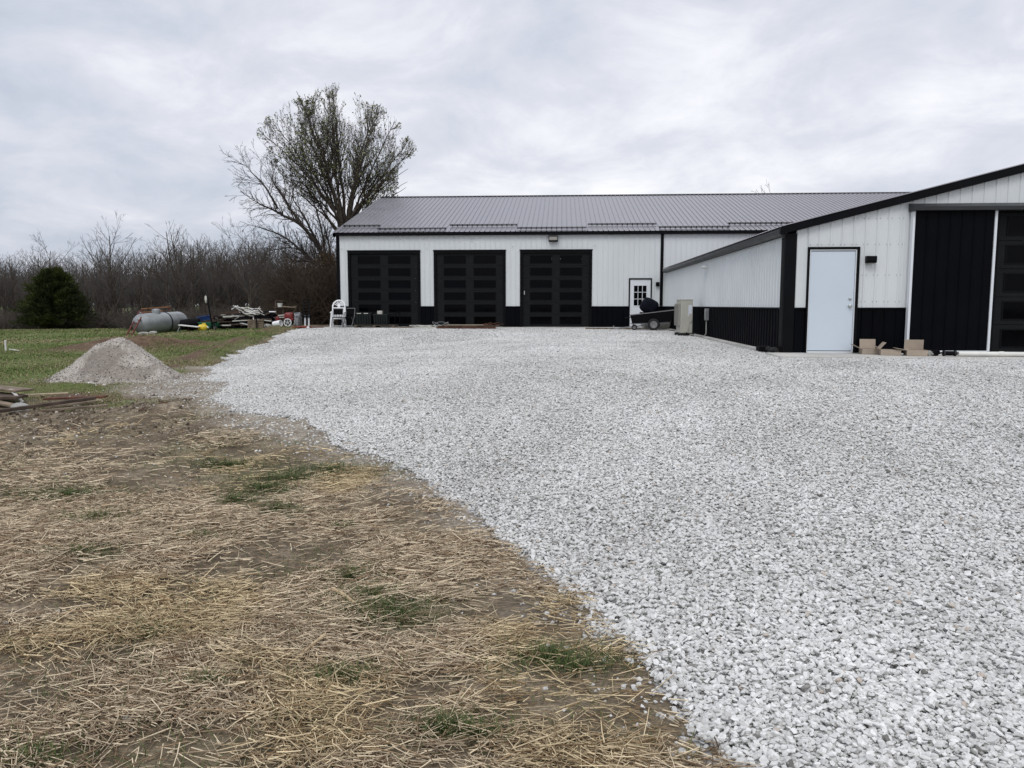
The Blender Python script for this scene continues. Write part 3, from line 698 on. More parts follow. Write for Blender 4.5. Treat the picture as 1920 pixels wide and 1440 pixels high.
g_.add([(p[0], y0_, p[1]) for p in pf] + [(p[0], y1_, p[1]) for p in pf], [(i, (i + 1) % n, n + (i + 1) % n, n + i) for i in range(n)] + [tuple(range(n)), tuple(range(2 * n - 1, n - 1, -1))])
g_.box(XW - .034, XW + .01, y0_, y1_, 2.955, 3.10); g_.box(XW - .155, XW - .035, y1_, y1_ + .01, 2.97, 3.105)
wp(g_, 'gutter', M['dark_gutter'])
rf = MB(); sw = math.atan(.254); LW = (XR - XW + .12) / math.cos(sw)
ribbed(rf, (XW - .12, 0, rk(XW - .12) + .004), (0, 1, 0), (-math.sin(sw), 0, math.cos(sw)), YW - .14, YB - .04, 0, LW, V=(math.cos(sw), 0, math.sin(sw)))
ribbed(rf, (XE + .12, 0, rk(XE + .12) + .004), (0, 1, 0), (math.sin(sw), 0, math.cos(sw)), YW - .14, YB - .04, 0, LW, V=(-math.cos(sw), 0, math.sin(sw)))
wp(rf, 'roof', M['roof_metal'])
# screw rows in the gable sheets
scr = MB(); rs2 = random.Random(3)
for zz in (1.62, 2.16, 2.78, 3.3):
    k = math.ceil((XW + .25) / .2286)
    while k * .2286 < XE - .3:
        for du in (.045, .19):
            u = k * .2286 + du
            if zz < rk(u) - .2 and not (D0 - .02 < u < D1 + .02 and zz < DT + .02) and not (S0 - .06 < u < GB + .2 and zz < 3.62): scr.box(u - .007, u + .007, YW - .008, YW - .0005, zz - .007, zz + .007)
        k += 1
o = wp(scr, 'screws', M['grey_metal']); o['kind'] = 'stuff'
# entry door
t = MB(); t.box(D0, D0 + .035, YW - .05, YW + .04, ZS, DT - .05); t.box(D1 - .055, D1, YW - .05, YW + .04, ZS, DT - .05); t.box(D0, D1, YW - .05, YW + .04, DT - .048, DT)
wp(t, 'door_frame', M['black_trim'])
t = MB(); t.box(D0 + .036, D0 + .056, YW - .035, YW + .04, ZS, DT - .075); t.box(D1 - .076, D1 - .056, YW - .035, YW + .04, ZS, DT - .075); t.box(D0 + .036, D1 - .056, YW - .035, YW + .04, DT - .074, DT - .05); t.box(D0 + .057, D1 - .077, YW - .04, YW + .04, ZS, ZS + .03)
wp(t, 'door_jamb', M['white_paint'])
d = wp(MB().box(D0 + .062, D1 - .082, YW - .02, YW + .025, ZS + .045, DT - .09), 'door', M['door_white'], bevel=.003)
RX = Matrix.Rotation(R(90), 4, 'X')
for zz, nm in ((1.68, 'deadbolt'), (1.53, 'door_knob')):
    MB().lathe([(.036, 0), (.036, .012), (.016, .016), (.016, .035), (.030, .042), (.032, .06), (.02, .07)] if nm == 'door_knob' else [(.032, 0), (.030, .02), (.02, .024)], 16, Matrix.Translation((D1 - .155, YW - .02, zz)) @ RX).build(nm, M['chrome'], d, smooth=True)
# sliding door hung on a track
sdm = MB(); ribbed(sdm, (0, YW - .13, 0), U, Wn, S0 + .05, S1 - .05, ZS + .06, SZ, h=.016)
sd = wp(sdm, 'sliding_door', M['black_siding'])
for a in (S0, S1 - .05): MB().box(a, a + .048, YW - .158, YW - .05, ZS + .045, SZ).build('edge_strip', M['white_paint'], sd, bevel=.003)
MB().box(S0 + .05, S1 - .05, YW - .155, YW - .10, ZS + .03, ZS + .058).build('bottom_rail', M['white_paint'], sd)
MB().box(S0 + .05, S1 - .05, YW - .125, YW - .06, ZS + .06, SZ).build('door_core', M['black_siding'], sd)
h_ = MB(); h_.poly([(YW - .26, 3.425), (YW - .26, 3.50), (YW - .03, 3.585), (YW - .03, 3.425)], S0 - .04, 12.2, 'x')
wp(h_, 'track_cover', M['dark_gutter'])
wp(MB().box(GA, GA + .07, YW - .03, YW + .16, ZS, 3.42), 'door_trim', M['black_trim']); wp(MB().box(GB - .07, GB + .1, YW - .03, YW + .16, ZS, 3.42), 'door_trim', M['black_trim'])
d = garage_door(wing, GA + .072, GB - .072, ZS + .012, .566, 5, YW + .10, [(.24, 1.36), (1.70, 2.82)], (.12, .45)); W2L(d, worg)
wp(MB().box(S0 + .05, GA - .001, YW + .02, YW + .06, ZS, 3.43), 'wall_backing', M['black_siding'])
# concrete
cs = MB(); cs.poly([(4.25, 15.1), (6.95, 14.85), (7.1, 14.5), (17.2, 13.9), (17.2, 16.29), (4.25, 16.29)], .25, .568)
cs.poly([(-10.6, 32.35), (4.42, 32.2), (4.42, 34.79), (-10.6, 34.79)], .25, .566)
cs.box(4.42, 4.598, 16.6, 34.79, .25, .572)
cs.box(BX0 + .01, BX1 - .01, YB + .01, 53.7, .2, .569); cs.box(XW + .01, XE - .01, YW + .17, YB - .01, .2, .569); cs.box(XW + .01, XE - .01, YW + .001, YW + .169, .2, .5685)
tag(cs.build('concrete_apron', M['concrete'], bevel=.01), kind='structure')

# --- lamps and fittings on the walls
def lamp(name, label, x0, x1, y0, y1, z0, z1, face, group=None):
    org = ((x0 + x1) / 2, max(y0, y1), z0); t = thing(name, label, 'wall lamp', org, 0, group)
    h = MB().poly([(y1 - org[1], z0 - org[2] + .02), (y0 - org[1] + .02, z0 - org[2] + .02), (y0 - org[1], z0 - org[2] + .06), (y0 - org[1], z1 - org[2] - .02), (y0 - org[1] + .02, z1 - org[2]), (y1 - org[1], z1 - org[2])], x0 - org[0], x1 - org[0], 'x').build('housing', M['black_trim'], t, bevel=.006)
    if face == 'front': MB().box(x0 - org[0] + .03, x1 - org[0] - .03, y0 - org[1] - .006, y0 - org[1] - .001, .08, z1 - z0 - .04).build('lens', M['ac_grille'], t)
    else: MB().box(x0 - org[0] + .03, x1 - org[0] - .03, y0 - org[1] + .03, -.02, .008, .019).build('lens', M['ac_grille'], t)
    return t
lamp('flood_lamp', 'wide black flood lamp high on the wall above the third garage door', -.58, -.17, YB - .24, YB - .02, 4.33, 4.60, 'front')
lamp('wall_lamp', 'small black lamp beside the back service door near the corner', 4.18, 4.33, YB - .16, YB - .02, 2.36, 2.56, 'down')
lamp('wall_lamp', 'square black lamp on the gable right of the plain white door', 6.17, 6.36, YW - .16, YW - .02, 2.38, 2.54, 'down')
t = thing('vent_hood', 'small white vent pipe high on the side wall of the low wing', 'vent', (XW - .02, 25.2, 2.7))
MB().tube([(-.0, 0, .05), (-.07, 0, .05), (-.10, -.1, .05), (-.10, -.62, .03)], .035, 10).build('pipe', M['pvc_white'], t, smooth=True)
MB().box(-.01, .0, -.07, .07, -.02, .12).build('flange', M['white_paint'], t, bevel=.003)
t = thing('disconnect_box', 'small grey electrical box on the black wainscot behind the beige unit', 'electrical box', (XW - .02, 24.4, 1.08))
MB().box(-.11, -.005, -.10, .10, 0, .36).build('box', M['grey_metal'], t, bevel=.006)
MB().box(-.118, -.111, -.07, .07, .05, .31).build('cover', M['grey_plastic'], t, bevel=.004)
MB().tube([(-.06, .0, .01), (-.06, 0, -.42), (-.12, .05, -.5), (-.3, .35, -.50), (-.45, .8, -.46)], .018, 8).build('conduit', M['grey_plastic'], t, smooth=True)

# heat pump
t = thing('heat_pump', 'tall beige heat pump unit standing on black feet by the side wall', 'heat pump', (3.84, 25.15, .55))
MB().box(.0, .38, .0, .95, .10, 1.16).build('cabinet', M['ac_beige'], t, bevel=.018)
MB().box(-.012, .392, -.012, .962, 1.161, 1.185).build('top_panel', M['ac_beige'], t, bevel=.008)
gr_ = MB()
for k in range(16): gr_.box(-.075, -.068, .12, .88, .36 + k * .042, .375 + k * .042)
for k in range(7): gr_.box(-.082, -.0755, .12 + k * .125, .135 + k * .125, .35, 1.02)
gr_.box(-.066, -.003, .10, .90, .33, 1.04)
gr_.build('fan_grille', M['ac_grille'], t, bevel=.003)
MB().box(.24, .35, -.006, -.001, .72, 1.0).box(.22, .26, -.007, -.0015, .66, .71).build('sticker', M['sticker'], t)
MB().box(.14, .24, -.05, -.001, .12, .30).build('valve_cover', M['ac_beige'], t, bevel=.01)
MB().tube([(.19, -.03, .12), (.19, -.06, .06), (.26, -.05, .0), (.36, .1, -.01)], .02, 8).build('pipe', M['black_plastic'], t, smooth=True); MB().tube([(.28, -.004, .42), (.33, -.02, .44), (.36, -.01, .50)], .006, 6).build('cord', M['black_plastic'], t, smooth=True)
for yy in (.0, .72): MB().box(-.06, .44, yy, yy + .22, -.02, .095).build('foot', M['rubber'], t, bevel=.02)

# lawn cart with a covered drum on it
t = thing('dump_cart', 'black dump cart with small wheels parked in the building corner', 'cart', (2.68, 31.0, .566), R(-8))
tb = MB()
a = [(.08, .58), (1.75, .78), (1.62, .33), (.16, .27)]
tb.poly(a, -.40, -.38, 'y'); tb.poly(a, .38, .40, 'y')
tb.add([(.08, -.38, .58), (.08, .38, .58), (.16, .38, .27), (.16, -.38, .27), (.10, -.38, .58), (.10, .38, .58), (.18, .38, .27), (.18, -.38, .27)], [(0, 1, 2, 3), (7, 6, 5, 4), (0, 4, 5, 1), (2, 6, 7, 3)])
tb.add([(.16, -.38, .27), (.16, .38, .27), (1.62, .38, .33), (1.62, -.38, .33)], [(0, 1, 2, 3), ])
tb.box(1.60, 1.64, -.38, .38, .32, .74)
tb.build('tray', M['black_plastic'], t)
rim_ = MB(); rim_.bar((.06, -.39, .59), (1.77, -.39, .795), .045, .03); rim_.bar((.06, .39, .59), (1.77, .39, .795), .045, .03); rim_.bar((.07, -.41, .59), (.07, .41, .59), .045, .03)
rim_.build('rim', M['grey_hub'], t)
fr = MB(); fr.bar((.1, -.3, .25), (1.6, -.3, .28), .05, .04); fr.bar((.1, .3, .25), (1.6, .3, .28), .05, .04); fr.bar((1.0, -.42, .23), (1.0, .42, .23), .04, .04)
fr.bar((-.55, 0, .05), (.75, 0, .20), .05, .04); fr.bar((-.55, 0, .05), (-.60, 0, .16), .04, .04); fr.bar((.2, -.2, .06), (.2, -.2, .27), .04, .04)
fr.build('frame', M['grey_metal'], t)
def wheel(parent, x, y, z, r_, w_, spokes=0, tyre='rubber', rim='grey_hub', axis='y'):
    Mx = Matrix.Translation((x, y, z)) @ Matrix.Rotation(R(90), 4, 'X')
    wv = MB().lathe([(r_ * .62, -w_ / 2), (r_ * .93, -w_ / 2), (r_, -w_ * .28), (r_, w_ * .28), (r_ * .93, w_ / 2), (r_ * .62, w_ / 2)], 24, Mx).build('wheel', M[tyre], parent, smooth=True)
    MB().lathe([(r_ * .1, -w_ * .51), (r_ * .55, -w_ * .53), (r_ * .615, -w_ * .56), (r_ * .615, w_ * .56), (r_ * .55, w_ * .53), (r_ * .1, w_ * .51)], 20, Mx).build('rim', M[rim], wv, smooth=True)
    return wv
wheel(t, 1.0, -.48, .23, .23, .14); wheel(t, 1.0, .48, .23, .23, .14)
wheel(t, .24, -.2, .11, .11, .07); 
MB().tube([(.07, -.1, .5), (-.1, -.1, .47), (-.12, .1, .47), (.07, .1, .5)], .018, 8).tube([(-.1, 0, .47), (-.14, 0, .15)], .012, 6).build('dump_handle', M['black_trim'], t, smooth=True); MB().tube([(.08, -.3, .58), (-.04, -.3, .74)], .014, 6).build('lever', M['black_trim'], t, smooth=True)
# covered drum: a lumpy quilted sack shape
def lumpy(name, mat, parent, c, rx, ry, rz_, amp=.08, seed=0, n=26, tilt=0, power=2.4):
    mb = MB(); vs = []; fs = []; q = n
    for i in range(q + 1):
        th = math.pi * i / q
        for j in range(2 * q):
            ph = math.pi * j / q
            s_ = lambda v: math.copysign(abs(v) ** (2 / power), v)
            x = s_(math.sin(th)) * s_(math.cos(ph)); y = s_(math.sin(th)) * s_(math.sin(ph)); z = s_(math.cos(th))
            k = 1 + amp * (math.sin(5 * ph + seed + 3 * z) * .5 + math.sin(9 * z + 2 * ph + seed) * .3 + (random.random() - .5) * .35)
            vs.append(Vector((x * rx * k, y * ry * k, z * rz_ * k)))
    Rm = Matrix.Translation(c) @ Matrix.Rotation(tilt, 4, 'Y')
    for i in range(q):
        for j in range(2 * q): fs.append((i * 2 * q + j, (i + 1) * 2 * q + j, (i + 1) * 2 * q + (j + 1) % (2 * q), i * 2 * q + (j + 1) % (2 * q)))
    mb.add([Rm @ v for v in vs], fs); return mb.build(name, mat, parent, smooth=True)
t = thing('covered_drum', 'dark navy cloth covered drum sitting on the black cart', 'covered drum', (3.48, 30.95, 1.18))
lumpy('cloth_cover', M['tarp_navy'], t, (0, 0, .32), .34, .30, .30, .05, 1, tilt=R(28), power=3.2)
MB().lathe([(.30, 0), (.30, .05), (.05, .06)], 20, Matrix.Translation((-.08, 0, .0)) @ Matrix.Rotation(R(10), 4, 'Y')).build('base', M['black_plastic'], t)
t = thing('plastic_tub', 'grey plastic tub lying on its side behind the dump cart', 'tub', (3.9, 32.4, .566), R(8))
MB().lathe([(.24, -.55), (.31, -.5), (.33, .1), (.30, .5), (.22, .6)], 18, Matrix.Translation((0, 0, .30)) @ Matrix.Rotation(R(90), 4, 'Y')).build('shell', M['grey_plastic'], t, smooth=True)
MB().lathe([(.345, .48), (.345, .52)], 18, Matrix.Translation((0, 0, .30)) @ Matrix.Rotation(R(90), 4, 'Y')).build('rim', M['grey_plastic'], t)
# loose bars on the apron by the cart
for k, (x0, y0, x1, y1) in enumerate([(2.3, 32.05, 3.5, 31.95), (1.0, 31.95, 2.9, 31.75)]):
    tag(MB().bar((x0, y0, .595), (x1, y1, .60), .07, .05).build('loose_board', M['old_wood'], bevel=.004), ['weathered board lying in front of the dump cart', 'long thin board at the apron edge left of the dump cart'][k], 'board')

# --- cardboard boxes, pipe and bag by the sliding door
def open_box(name, label, loc, rz, L_, W_, H_, flaps, tilt=0):
    t = thing(name, label, 'cardboard box', loc, rz)
    b_ = MB(); s_ = .006
    b_.box(0, L_, 0, s_, 0, H_); b_.box(0, L_, W_ - s_, W_, 0, H_); b_.box(0, s_, s_ + .001, W_ - s_ - .001, 0, H_); b_.box(L_ - s_, L_, s_ + .001, W_ - s_ - .001, 0, H_); b_.box(s_ + .001, L_ - s_ - .001, s_ + .001, W_ - s_ - .001, .001, .007)
    b_.build('box_body', M['cardboard'], t)
    for side, ang, ln in flaps:
        if side == 'back': o = (0, W_, H_); MM = Matrix.Translation(o) @ Matrix.Rotation(R(ang), 4, 'X'); f = MB().box(.01, L_ - .01, 0, .006, .003, ln, MM)
        if side == 'front': MM = Matrix.Translation((0, 0, H_)) @ Matrix.Rotation(R(-ang), 4, 'X'); f = MB().box(.01, L_ - .01, -.006, 0, .003, ln, MM)
        if side == 'left': MM = Matrix.Translation((0, 0, H_)) @ Matrix.Rotation(R(-ang), 4, 'Y'); f = MB().box(-.006, 0, .01, W_ - .01, .003, ln, MM)
        if side == 'right': MM = Matrix.Translation((L_, 0, H_)) @ Matrix.Rotation(R(ang), 4, 'Y'); f = MB().box(0, .006, .01, W_ - .01, .003, ln, MM)
        f.build('flap', M['cardboard'], t)
    return t
open_box('cardboard_box', 'leftmost cardboard box with crumpled open flaps beside the white door', (6.03, 15.82, .572), R(-9), .32, .32, .10, [('back', -8, .19), ('left', 62, .20), ('front', 165, .12), ('right', 40, .18)])
open_box('cardboard_box', 'low middle cardboard box with a raised back flap', (6.27, 15.52, .572), R(-14), .36, .28, .105, [('left', 50, .12), ('right', 95, .18), ('front', 172, .10)])
open_box('cardboard_box', 'rightmost cardboard box with an upright back flap nearest the white pipe', (6.70, 15.36, .572), R(-12), .36, .32, .11, [('back', 4, .19), ('left', 80, .2)])
t = thing('plastic_bag', 'crumpled black and grey plastic bag at the foot of the sliding door', 'plastic bag', (7.22, 15.45, .57))
lumpy('bag', M['black_plastic'], t, (0, 0, .055), .12, .09, .055, .30, 3)
lumpy('loose_film', M['grey_plastic'], t, (-.10, -.04, .045), .09, .06, .045, .35, 5)
t = thing('black_coupling', 'black pipe coupling lying at the end of the white pipe', 'pipe coupling', (7.36, 15.33, .57))
MB().tube([(0, 0, .055), (.24, -.02, .055)], .045, 14).build('sleeve', M['black_plastic'], t, smooth=True)
MB().tube([(.0, .0, .055), (.03, -.002, .055)], .055, 14).build('collar', M['rubber'], t, smooth=True); MB().tube([(.20, -.017, .055), (.23, -.02, .055)], .055, 14).build('collar', M['rubber'], t, smooth=True)
t = thing('white_pipe', 'white plastic pipe lying on the concrete below the sliding door', 'pipe', (7.62, 15.28, .57))
MB().tube([(0, 0, .05), (1.33, -.12, .05)], .045, 16).build('tube', M['pvc_white'], t, smooth=True)
MB().tube([(.72, -.065, .05), (.80, -.072, .05)], .052, 16).build('joint', M['pvc_white'], t, smooth=True)
t = thing('downspout_elbow', 'black flexible drain elbow lying at the corner of the low wing', 'drain pipe', (4.40, 16.9, .56))
MB().box(-.16, .12, -.12, .18, .0, .11).build('splash_block', M['black_plastic'], t, bevel=.02)
mb = MB()
for k in range(9): a = k * .045; mb.tube([(.0 + a * .2, -.15 - a, .05 + .02 * math.sin(k)), (.0 + a * .2 + .005, -.178 - a, .05 + .02 * math.sin(k))], .048 + .006 * (k % 2), 12)
mb.tube([(.02, -.12, .06), (.09, -.55, .05)], .043, 12)
mb.build('flexible_pipe', M['rubber'], t, smooth=True)

# --- things along the barn front
def white_chair(loc, rz):
    t = thing('plastic_chair', 'stacked white plastic garden chair with an arched fan back at the barn corner', 'chair', loc, rz)
    W_ = .27
    b_ = MB(); pts = []
    for k in range(25):                                    # arched rim of the back
        a = math.pi * k / 24; pts.append((W_ * math.cos(a), .26 + .10 * math.sin(a), .92 + .27 * math.sin(a)))
    b_.tube([(W_, .20, .44)] + pts + [(-W_, .20, .44)], .034, 8)
    for k in range(-3, 4):
        a = math.pi / 2 + k * .36; b_.bar((k * .035, .25, .86), (W_ * .96 * math.cos(a), .26 + .10 * math.sin(a), .92 + .26 * math.sin(a)), .03, .012, (0, 1, 0))
    b_.bar((-W_, .235, .84), (W_, .235, .84), .03, .09)
    for k in range(-3, 4): b_.bar((k * .07, .20, .46), (k * .07, .24, .82), .04, .012, (0, 1, 0))
    b_.build('backrest', M['chair_white'], t, smooth=True)
    MB().box(-.26, .26, -.26, .22, .41, .445).box(-.26, .26, -.275, -.262, .36, .445).build('seat', M['chair_white'], t, bevel=.015)
    for sx in (-1, 1):
        ar = MB().bar((sx * .30, -.24, .66), (sx * .29, .22, .70), .06, .03)
        for k in range(5): ar.bar((sx * .27, -.16 + k * .08, .44), (sx * .295, -.16 + k * .08, .66), .014, .03)
        ar.build('armrest', M['chair_white'], t, bevel=.008)
        MB().bar((sx * .25, -.24, .66), (sx * .31, -.28, 0), .07, .05, (0, 1, 0)).build('leg', M['chair_white'], t, bevel=.01)
        MB().bar((sx * .25, .2, .46), (sx * .30, .28, 0), .07, .05, (0, 1, 0)).build('leg', M['chair_white'], t, bevel=.01)
    return t
white_chair((-9.95, 33.95, .567), R(8))
def folding_chair(loc, rz, label, col):
    t = thing('folding_chair', label, 'chair', loc, rz, 'grey chairs beside the white chair')
    f = MB()
    for sx in (-1, 1): f.tube([(sx * .21, -.22, .0), (sx * .21, .10, .50), (sx * .21, .16, .84)], .014, 8); f.tube([(sx * .20, .22, .0), (sx * .20, -.16, .44)], .014, 8)
    f.tube([(-.21, .16, .84), (.21, .16, .84)], .014, 8); f.tube([(-.2, .16, .08), (.2, .16, .08)], .011, 8); f.tube([(-.21, -.18, .07), (.21, -.18, .07)], .011, 8)
    f.build('frame', M[col], t, smooth=True)
    MB().box(-.20, .20, -.2, .18, .43, .455).build('seat', M['black_plastic'], t, bevel=.01)
    MB().box(-.20, .20, .12, .135, .56, .82).build('backrest', M['black_plastic'], t, bevel=.006)
    return t
folding_chair((-9.80, 33.35, .567), R(5), 'dark folding chair standing in front of the white plastic chair', 'grey_metal')
folding_chair((-9.36, 33.6, .567), R(-12), 'grey framed folding chair between the white chair and the first garage door', 'chair_grey')
t = thing('pallet', 'low weathered wooden pallet under the two dark storage bins', 'pallet', (-9.02, 33.6, .567))
p_ = MB()
for k in range(7): p_.box(0, 1.75, -.42 + k * .13, -.34 + k * .13, .10, .118)
p_.build('deck', M['pallet'], t)
for k in (0, .83, 1.66): MB().box(k, k + .09, -.42, .44, .019, .099).build('bearer', M['pallet'], t)
MB().box(0, 1.75, -.42, -.34, 0, .018).box(0, 1.75, .36, .44, 0, .018).build('bottom_board', M['pallet'], t)
def bin_(loc, w_, h_, label, extra):
    t = thing('storage_bin', label, 'storage bin', loc, 0, 'dark bins on the pallet')
    MB().add([(.03, -.25, 0), (w_ - .03, -.25, 0), (w_ - .03, .25, 0), (.03, .25, 0), (0, -.28, h_), (w_, -.28, h_), (w_, .28, h_), (0, .28, h_)], [(0, 3, 2, 1), (4, 5, 6, 7), (0, 1, 5, 4), (1, 2, 6, 5), (2, 3, 7, 6), (3, 0, 4, 7)]).build('body', M['bin_green'], t, bevel=.01)
    MB().box(-.02, w_ + .02, -.30, .30, h_ + .001, h_ + .045).build('lid', M['bin_green'], t, bevel=.012)
    rb = MB()
    for k in range(5): rb.box(.1 + k * (w_ - .2) / 4.2, .13 + k * (w_ - .2) / 4.2, -.285, -.26, .05, h_ - .05)
    rb.build('ribs', M['black_plastic'], t)
    if extra:
        for a in extra: MB().box(a, a + .19, -.308, -.301, h_ + .005, h_ + .035).build('latch', M['old_white'], t)
bin_((-8.97, 33.55, .687), .68, .48, 'left dark green storage bin with two pale latches on its lid', [.05, .36])
bin_((-8.22, 33.60, .687), .64, .42, 'right dark storage bin with a small white box on its lid', None)
tag(MB().box(-8.05, -7.85, 33.4, 33.6, 1.155, 1.30).build('small_carton', M['old_white'], bevel=.006), 'small white carton standing on the right dark bin', 'carton')
t = thing('metal_stand', 'dark metal stand with thin legs right of the storage bins', 'stand', (-7.22, 33.7, .567))
MB().box(-.1, .1, -.1, .1, .62, .66).build('top', M['black_trim'], t)
for sx in (-1, 1):
    for sy in (-1, 1): MB().tube([(sx * .08, sy * .08, .62), (sx * .14, sy * .14, 0)], .012, 6).build('leg', M['black_trim'], t)
def hose(name, label, cat, c, r0, mat, rr, turns=2.4, seed=0, flat=.5, lift=.05, z0=.59):
    rg = random.Random(seed); pts = []
    for k in range(int(turns * 22)):
        a = k / 22 * 2 * math.pi; q = r0 * (1 + .3 * math.sin(a * .7 + seed) + .15 * rg.random())
        pts.append((c[0] + q * math.cos(a) * 1.6, c[1] + q * math.sin(a) * flat, z0 + lift * (1 + math.sin(a * 1.3 + seed)) ))
    return tag(MB().tube(pts, rr, 6).build(name, mat, smooth=True), label, cat)
hose('cable', 'pale coiled cable on the concrete between the bins and the planks', 'cable', (-5.8, 32.7), .32, M['old_white'], .012, 3.1, 1)
hose('cable', 'thin tangled grey wire at the left end of the plank stack', 'cable', (-5.2, 32.9), .20, M['grey_metal'], .008, 2.6, 4, .5, .12)
hose('cable', 'dark flat hose on the apron left of the first pale coil', 'hose', (-6.7, 32.75), .28, M['old_wood'], .016, 1.6, 7, .4, .01)
# plank stack
rg = random.Random(5)
for k in range(4):
    o = MB().bar((-5.25 + k * .02, 32.35 + k * .24, .60), (-2.75 - .05 * k, 32.3 + k * .24, .60), .20, .055).build('plank', M['rust_wood'], bevel=.004)
    tag(o, 'rusty brown bottom plank under the tan sheet in front of the second garage door', 'plank', 'brown planks under the tan sheet')
for k in range(3):
    o = MB().bar((-5.2 + k * .1, 32.40 + k * .3, .66), (-2.85 + .1 * k, 32.38 + k * .3, .66), .26, .05).build('plank', M['dark_wood'], bevel=.004)
    tag(o, 'dark upper plank under the tan sheet in front of the second garage door', 'plank', 'dark planks under the tan sheet')
tag(MB().bar((-4.95, 32.85, .70), (-3.15, 32.8, .705), .85, .022).build('plywood_sheet', M['plywood'], bevel=.003), 'tan plywood sheet lying on top of the plank stack', 'plywood sheet')
t = thing('rusty_scrap', 'tangle of short rusty scraps at the right end of the plank stack', 'scrap heap', (-2.95, 32.5, .69))
mb = MB()
for k in range(14):
    a = Vector((rg.uniform(-.25, .25), rg.uniform(-.2, .2), rg.uniform(0, .1))); d_ = Vector((rg.uniform(-.3, .3), rg.uniform(-.2, .2), rg.uniform(-.02, .06)))
    mb.bar(a, a + d_, .03, .02)
mb.build('scraps', M['rust_wood'], t)
# red cloth and rags left of the chair
t = thing('red_rags', 'crumpled reddish cloth on the ground left of the white chair', 'rag', (-11.2, 33.0, .55))
lumpy('cloth', M['red_cloth'], t, (0, 0, .04), .30, .22, .05, .35, 2); lumpy('cloth_fold', M['red_cloth'], t, (-.38, .1, .03), .16, .15, .04, .4, 6)
tag(MB().bar((-11.3, 32.9, .57), (-10.3, 32.9, .59), .06, .03).build('thin_board', M['red_rust'], bevel=.003), 'thin reddish board on the ground at the foot of the white chair', 'board')
t = thing('spilled_cup', 'crushed red and white cup on the gravel below the white chair', 'cup', (-10.9, 32.2, .56))
lumpy('cup_body', M['red_cloth'], t, (0, 0, .05), .10, .07, .05, .3, 9); lumpy('cup_lid', M['chair_white'], t, (.14, 0, .04), .06, .05, .035, .3, 9)
# ------------------------------------------------------------------ field side
FPX = 1442.; YAW = R(3.65); PIT = math.atan(148 / FPX); EYE = Vector((0, 0, 1.55))
_fw = Vector((-math.sin(YAW) * math.cos(PIT), math.cos(YAW) * math.cos(PIT), -math.sin(PIT))); _rt = Vector((math.cos(YAW), math.sin(YAW), 0)); _up = _rt.cross(_fw)
def at(px, py, Yd):
    """the point of the site seen at photo position px, py on the row Y = Yd"""
    r = _fw + _rt * ((px - 960) / FPX) - _up * ((py - 720) / FPX)
    return EYE + r * (Yd / r.y)
def hz(x, y): return float(Hfull(np.array([float(x)]), np.array([float(y)]))[0])
def rel(p, o): return tuple(Vector(p) - Vector(o))

# gas tank
c0 = Vector((-18.95, 33.9, .70)); c1 = Vector((-18.35, 35.9, .77)); o = (-18.6, 34.9, .25)
t = thing('gas_tank', 'large dull silver gas tank lying in the grass beyond the gravel heap', 'gas tank', o)
ax = (c1 - c0).normalized(); q = ax.to_track_quat('Z', 'Y').to_matrix().to_4x4()
L_ = (c1 - c0).length; prof = [(.47 * math.sin(a), -.44 * math.cos(a)) for a in [k * math.pi / 2 / 8 for k in range(1, 9)]] + [(.47, L_ / 2)] + [(.47 * math.cos(a), L_ + .44 * math.sin(a)) for a in [k * math.pi / 2 / 8 for k in range(0, 8)]]
Mt = Matrix.Translation(c0 - Vector(o)) @ q
MB().lathe(prof, 32, Mt).build('shell', M['tank_grey'], t, smooth=True)
mid = (c0 + c1) / 2 - ax * .25 - Vector(o)
MB().lathe([(.19, .40), (.19, .60), (.17, .63), (.05, .655)], 20, Matrix.Translation(mid)).build('valve_dome', M['tank_grey'], t, smooth=True)
MB().lathe([(.485, L_ * .60), (.485, L_ * .60 + .05)], 32, Mt).build('strap', M['black_trim'], t)
MB().lathe([(.04, 0), (.04, .07), (.02, .08)], 10, Matrix.Translation(c0 - Vector(o) + Vector((-.05, -.1, .45)))).build('fitting', M['grey_metal'], t)
for k in (.1, .85):
    p = c0 + (c1 - c0) * k - Vector(o); MB().poly([(-.42, -.05), (.42, -.05), (.40, .12), (.2, .04), (-.2, .04), (-.40, .12)], p.y - .06, p.y + .06, 'y').build('saddle', M['tank_grey'], t).location = (p.x, 0, 0)
for k, (px, w_) in enumerate(((270, .5), (288, .32))):
    p = at(px, 627, 33.4); tag(lumpy('footing_stone', M['block'], None, (p.x, p.y, hz(p.x, p.y) + .05), w_ / 2, .15, .08, .2, k), ['wider pale stone in the grass under the near end of the tank', 'narrower pale stone under the middle of the tank'][k], 'stone')
# rusty ladder and rack behind the tank
a0 = at(237, 629, 32.6); a1 = at(262, 583, 34.3); b0 = at(247, 629, 32.3); b1 = at(270, 585, 34.0); o = (a0.x, a0.y, hz(a0.x, a0.y))
t = thing('ladder', 'rusty dark red ladder leaning beside the near end of the silver tank', 'ladder', o)
MB().bar(rel(a0, o), rel(a1, o), .05, .05).bar(rel(b0, o), rel(b1, o), .05, .05).build('rails', M['red_rust'], t)
for k in range(7): f = (k + .5) / 7; MB().bar(rel(a0.lerp(a1, f), o), rel(b0.lerp(b1, f), o), .035, .035).build('rung', M['red_rust'], t)
o = at(290, 600, 36.6); o = (o.x, o.y, hz(o.x, o.y))
t = thing('rack', 'rusty orange rail rack standing behind the silver tank', 'rack', o)
MB().bar(rel(at(265, 579, 36.5), o), rel(at(320, 575, 37.2), o), .06, .05).bar(rel(at(262, 586, 36.0), o), rel(at(305, 583, 36.6), o), .05, .05).build('rails', M['orange_rail'], t)
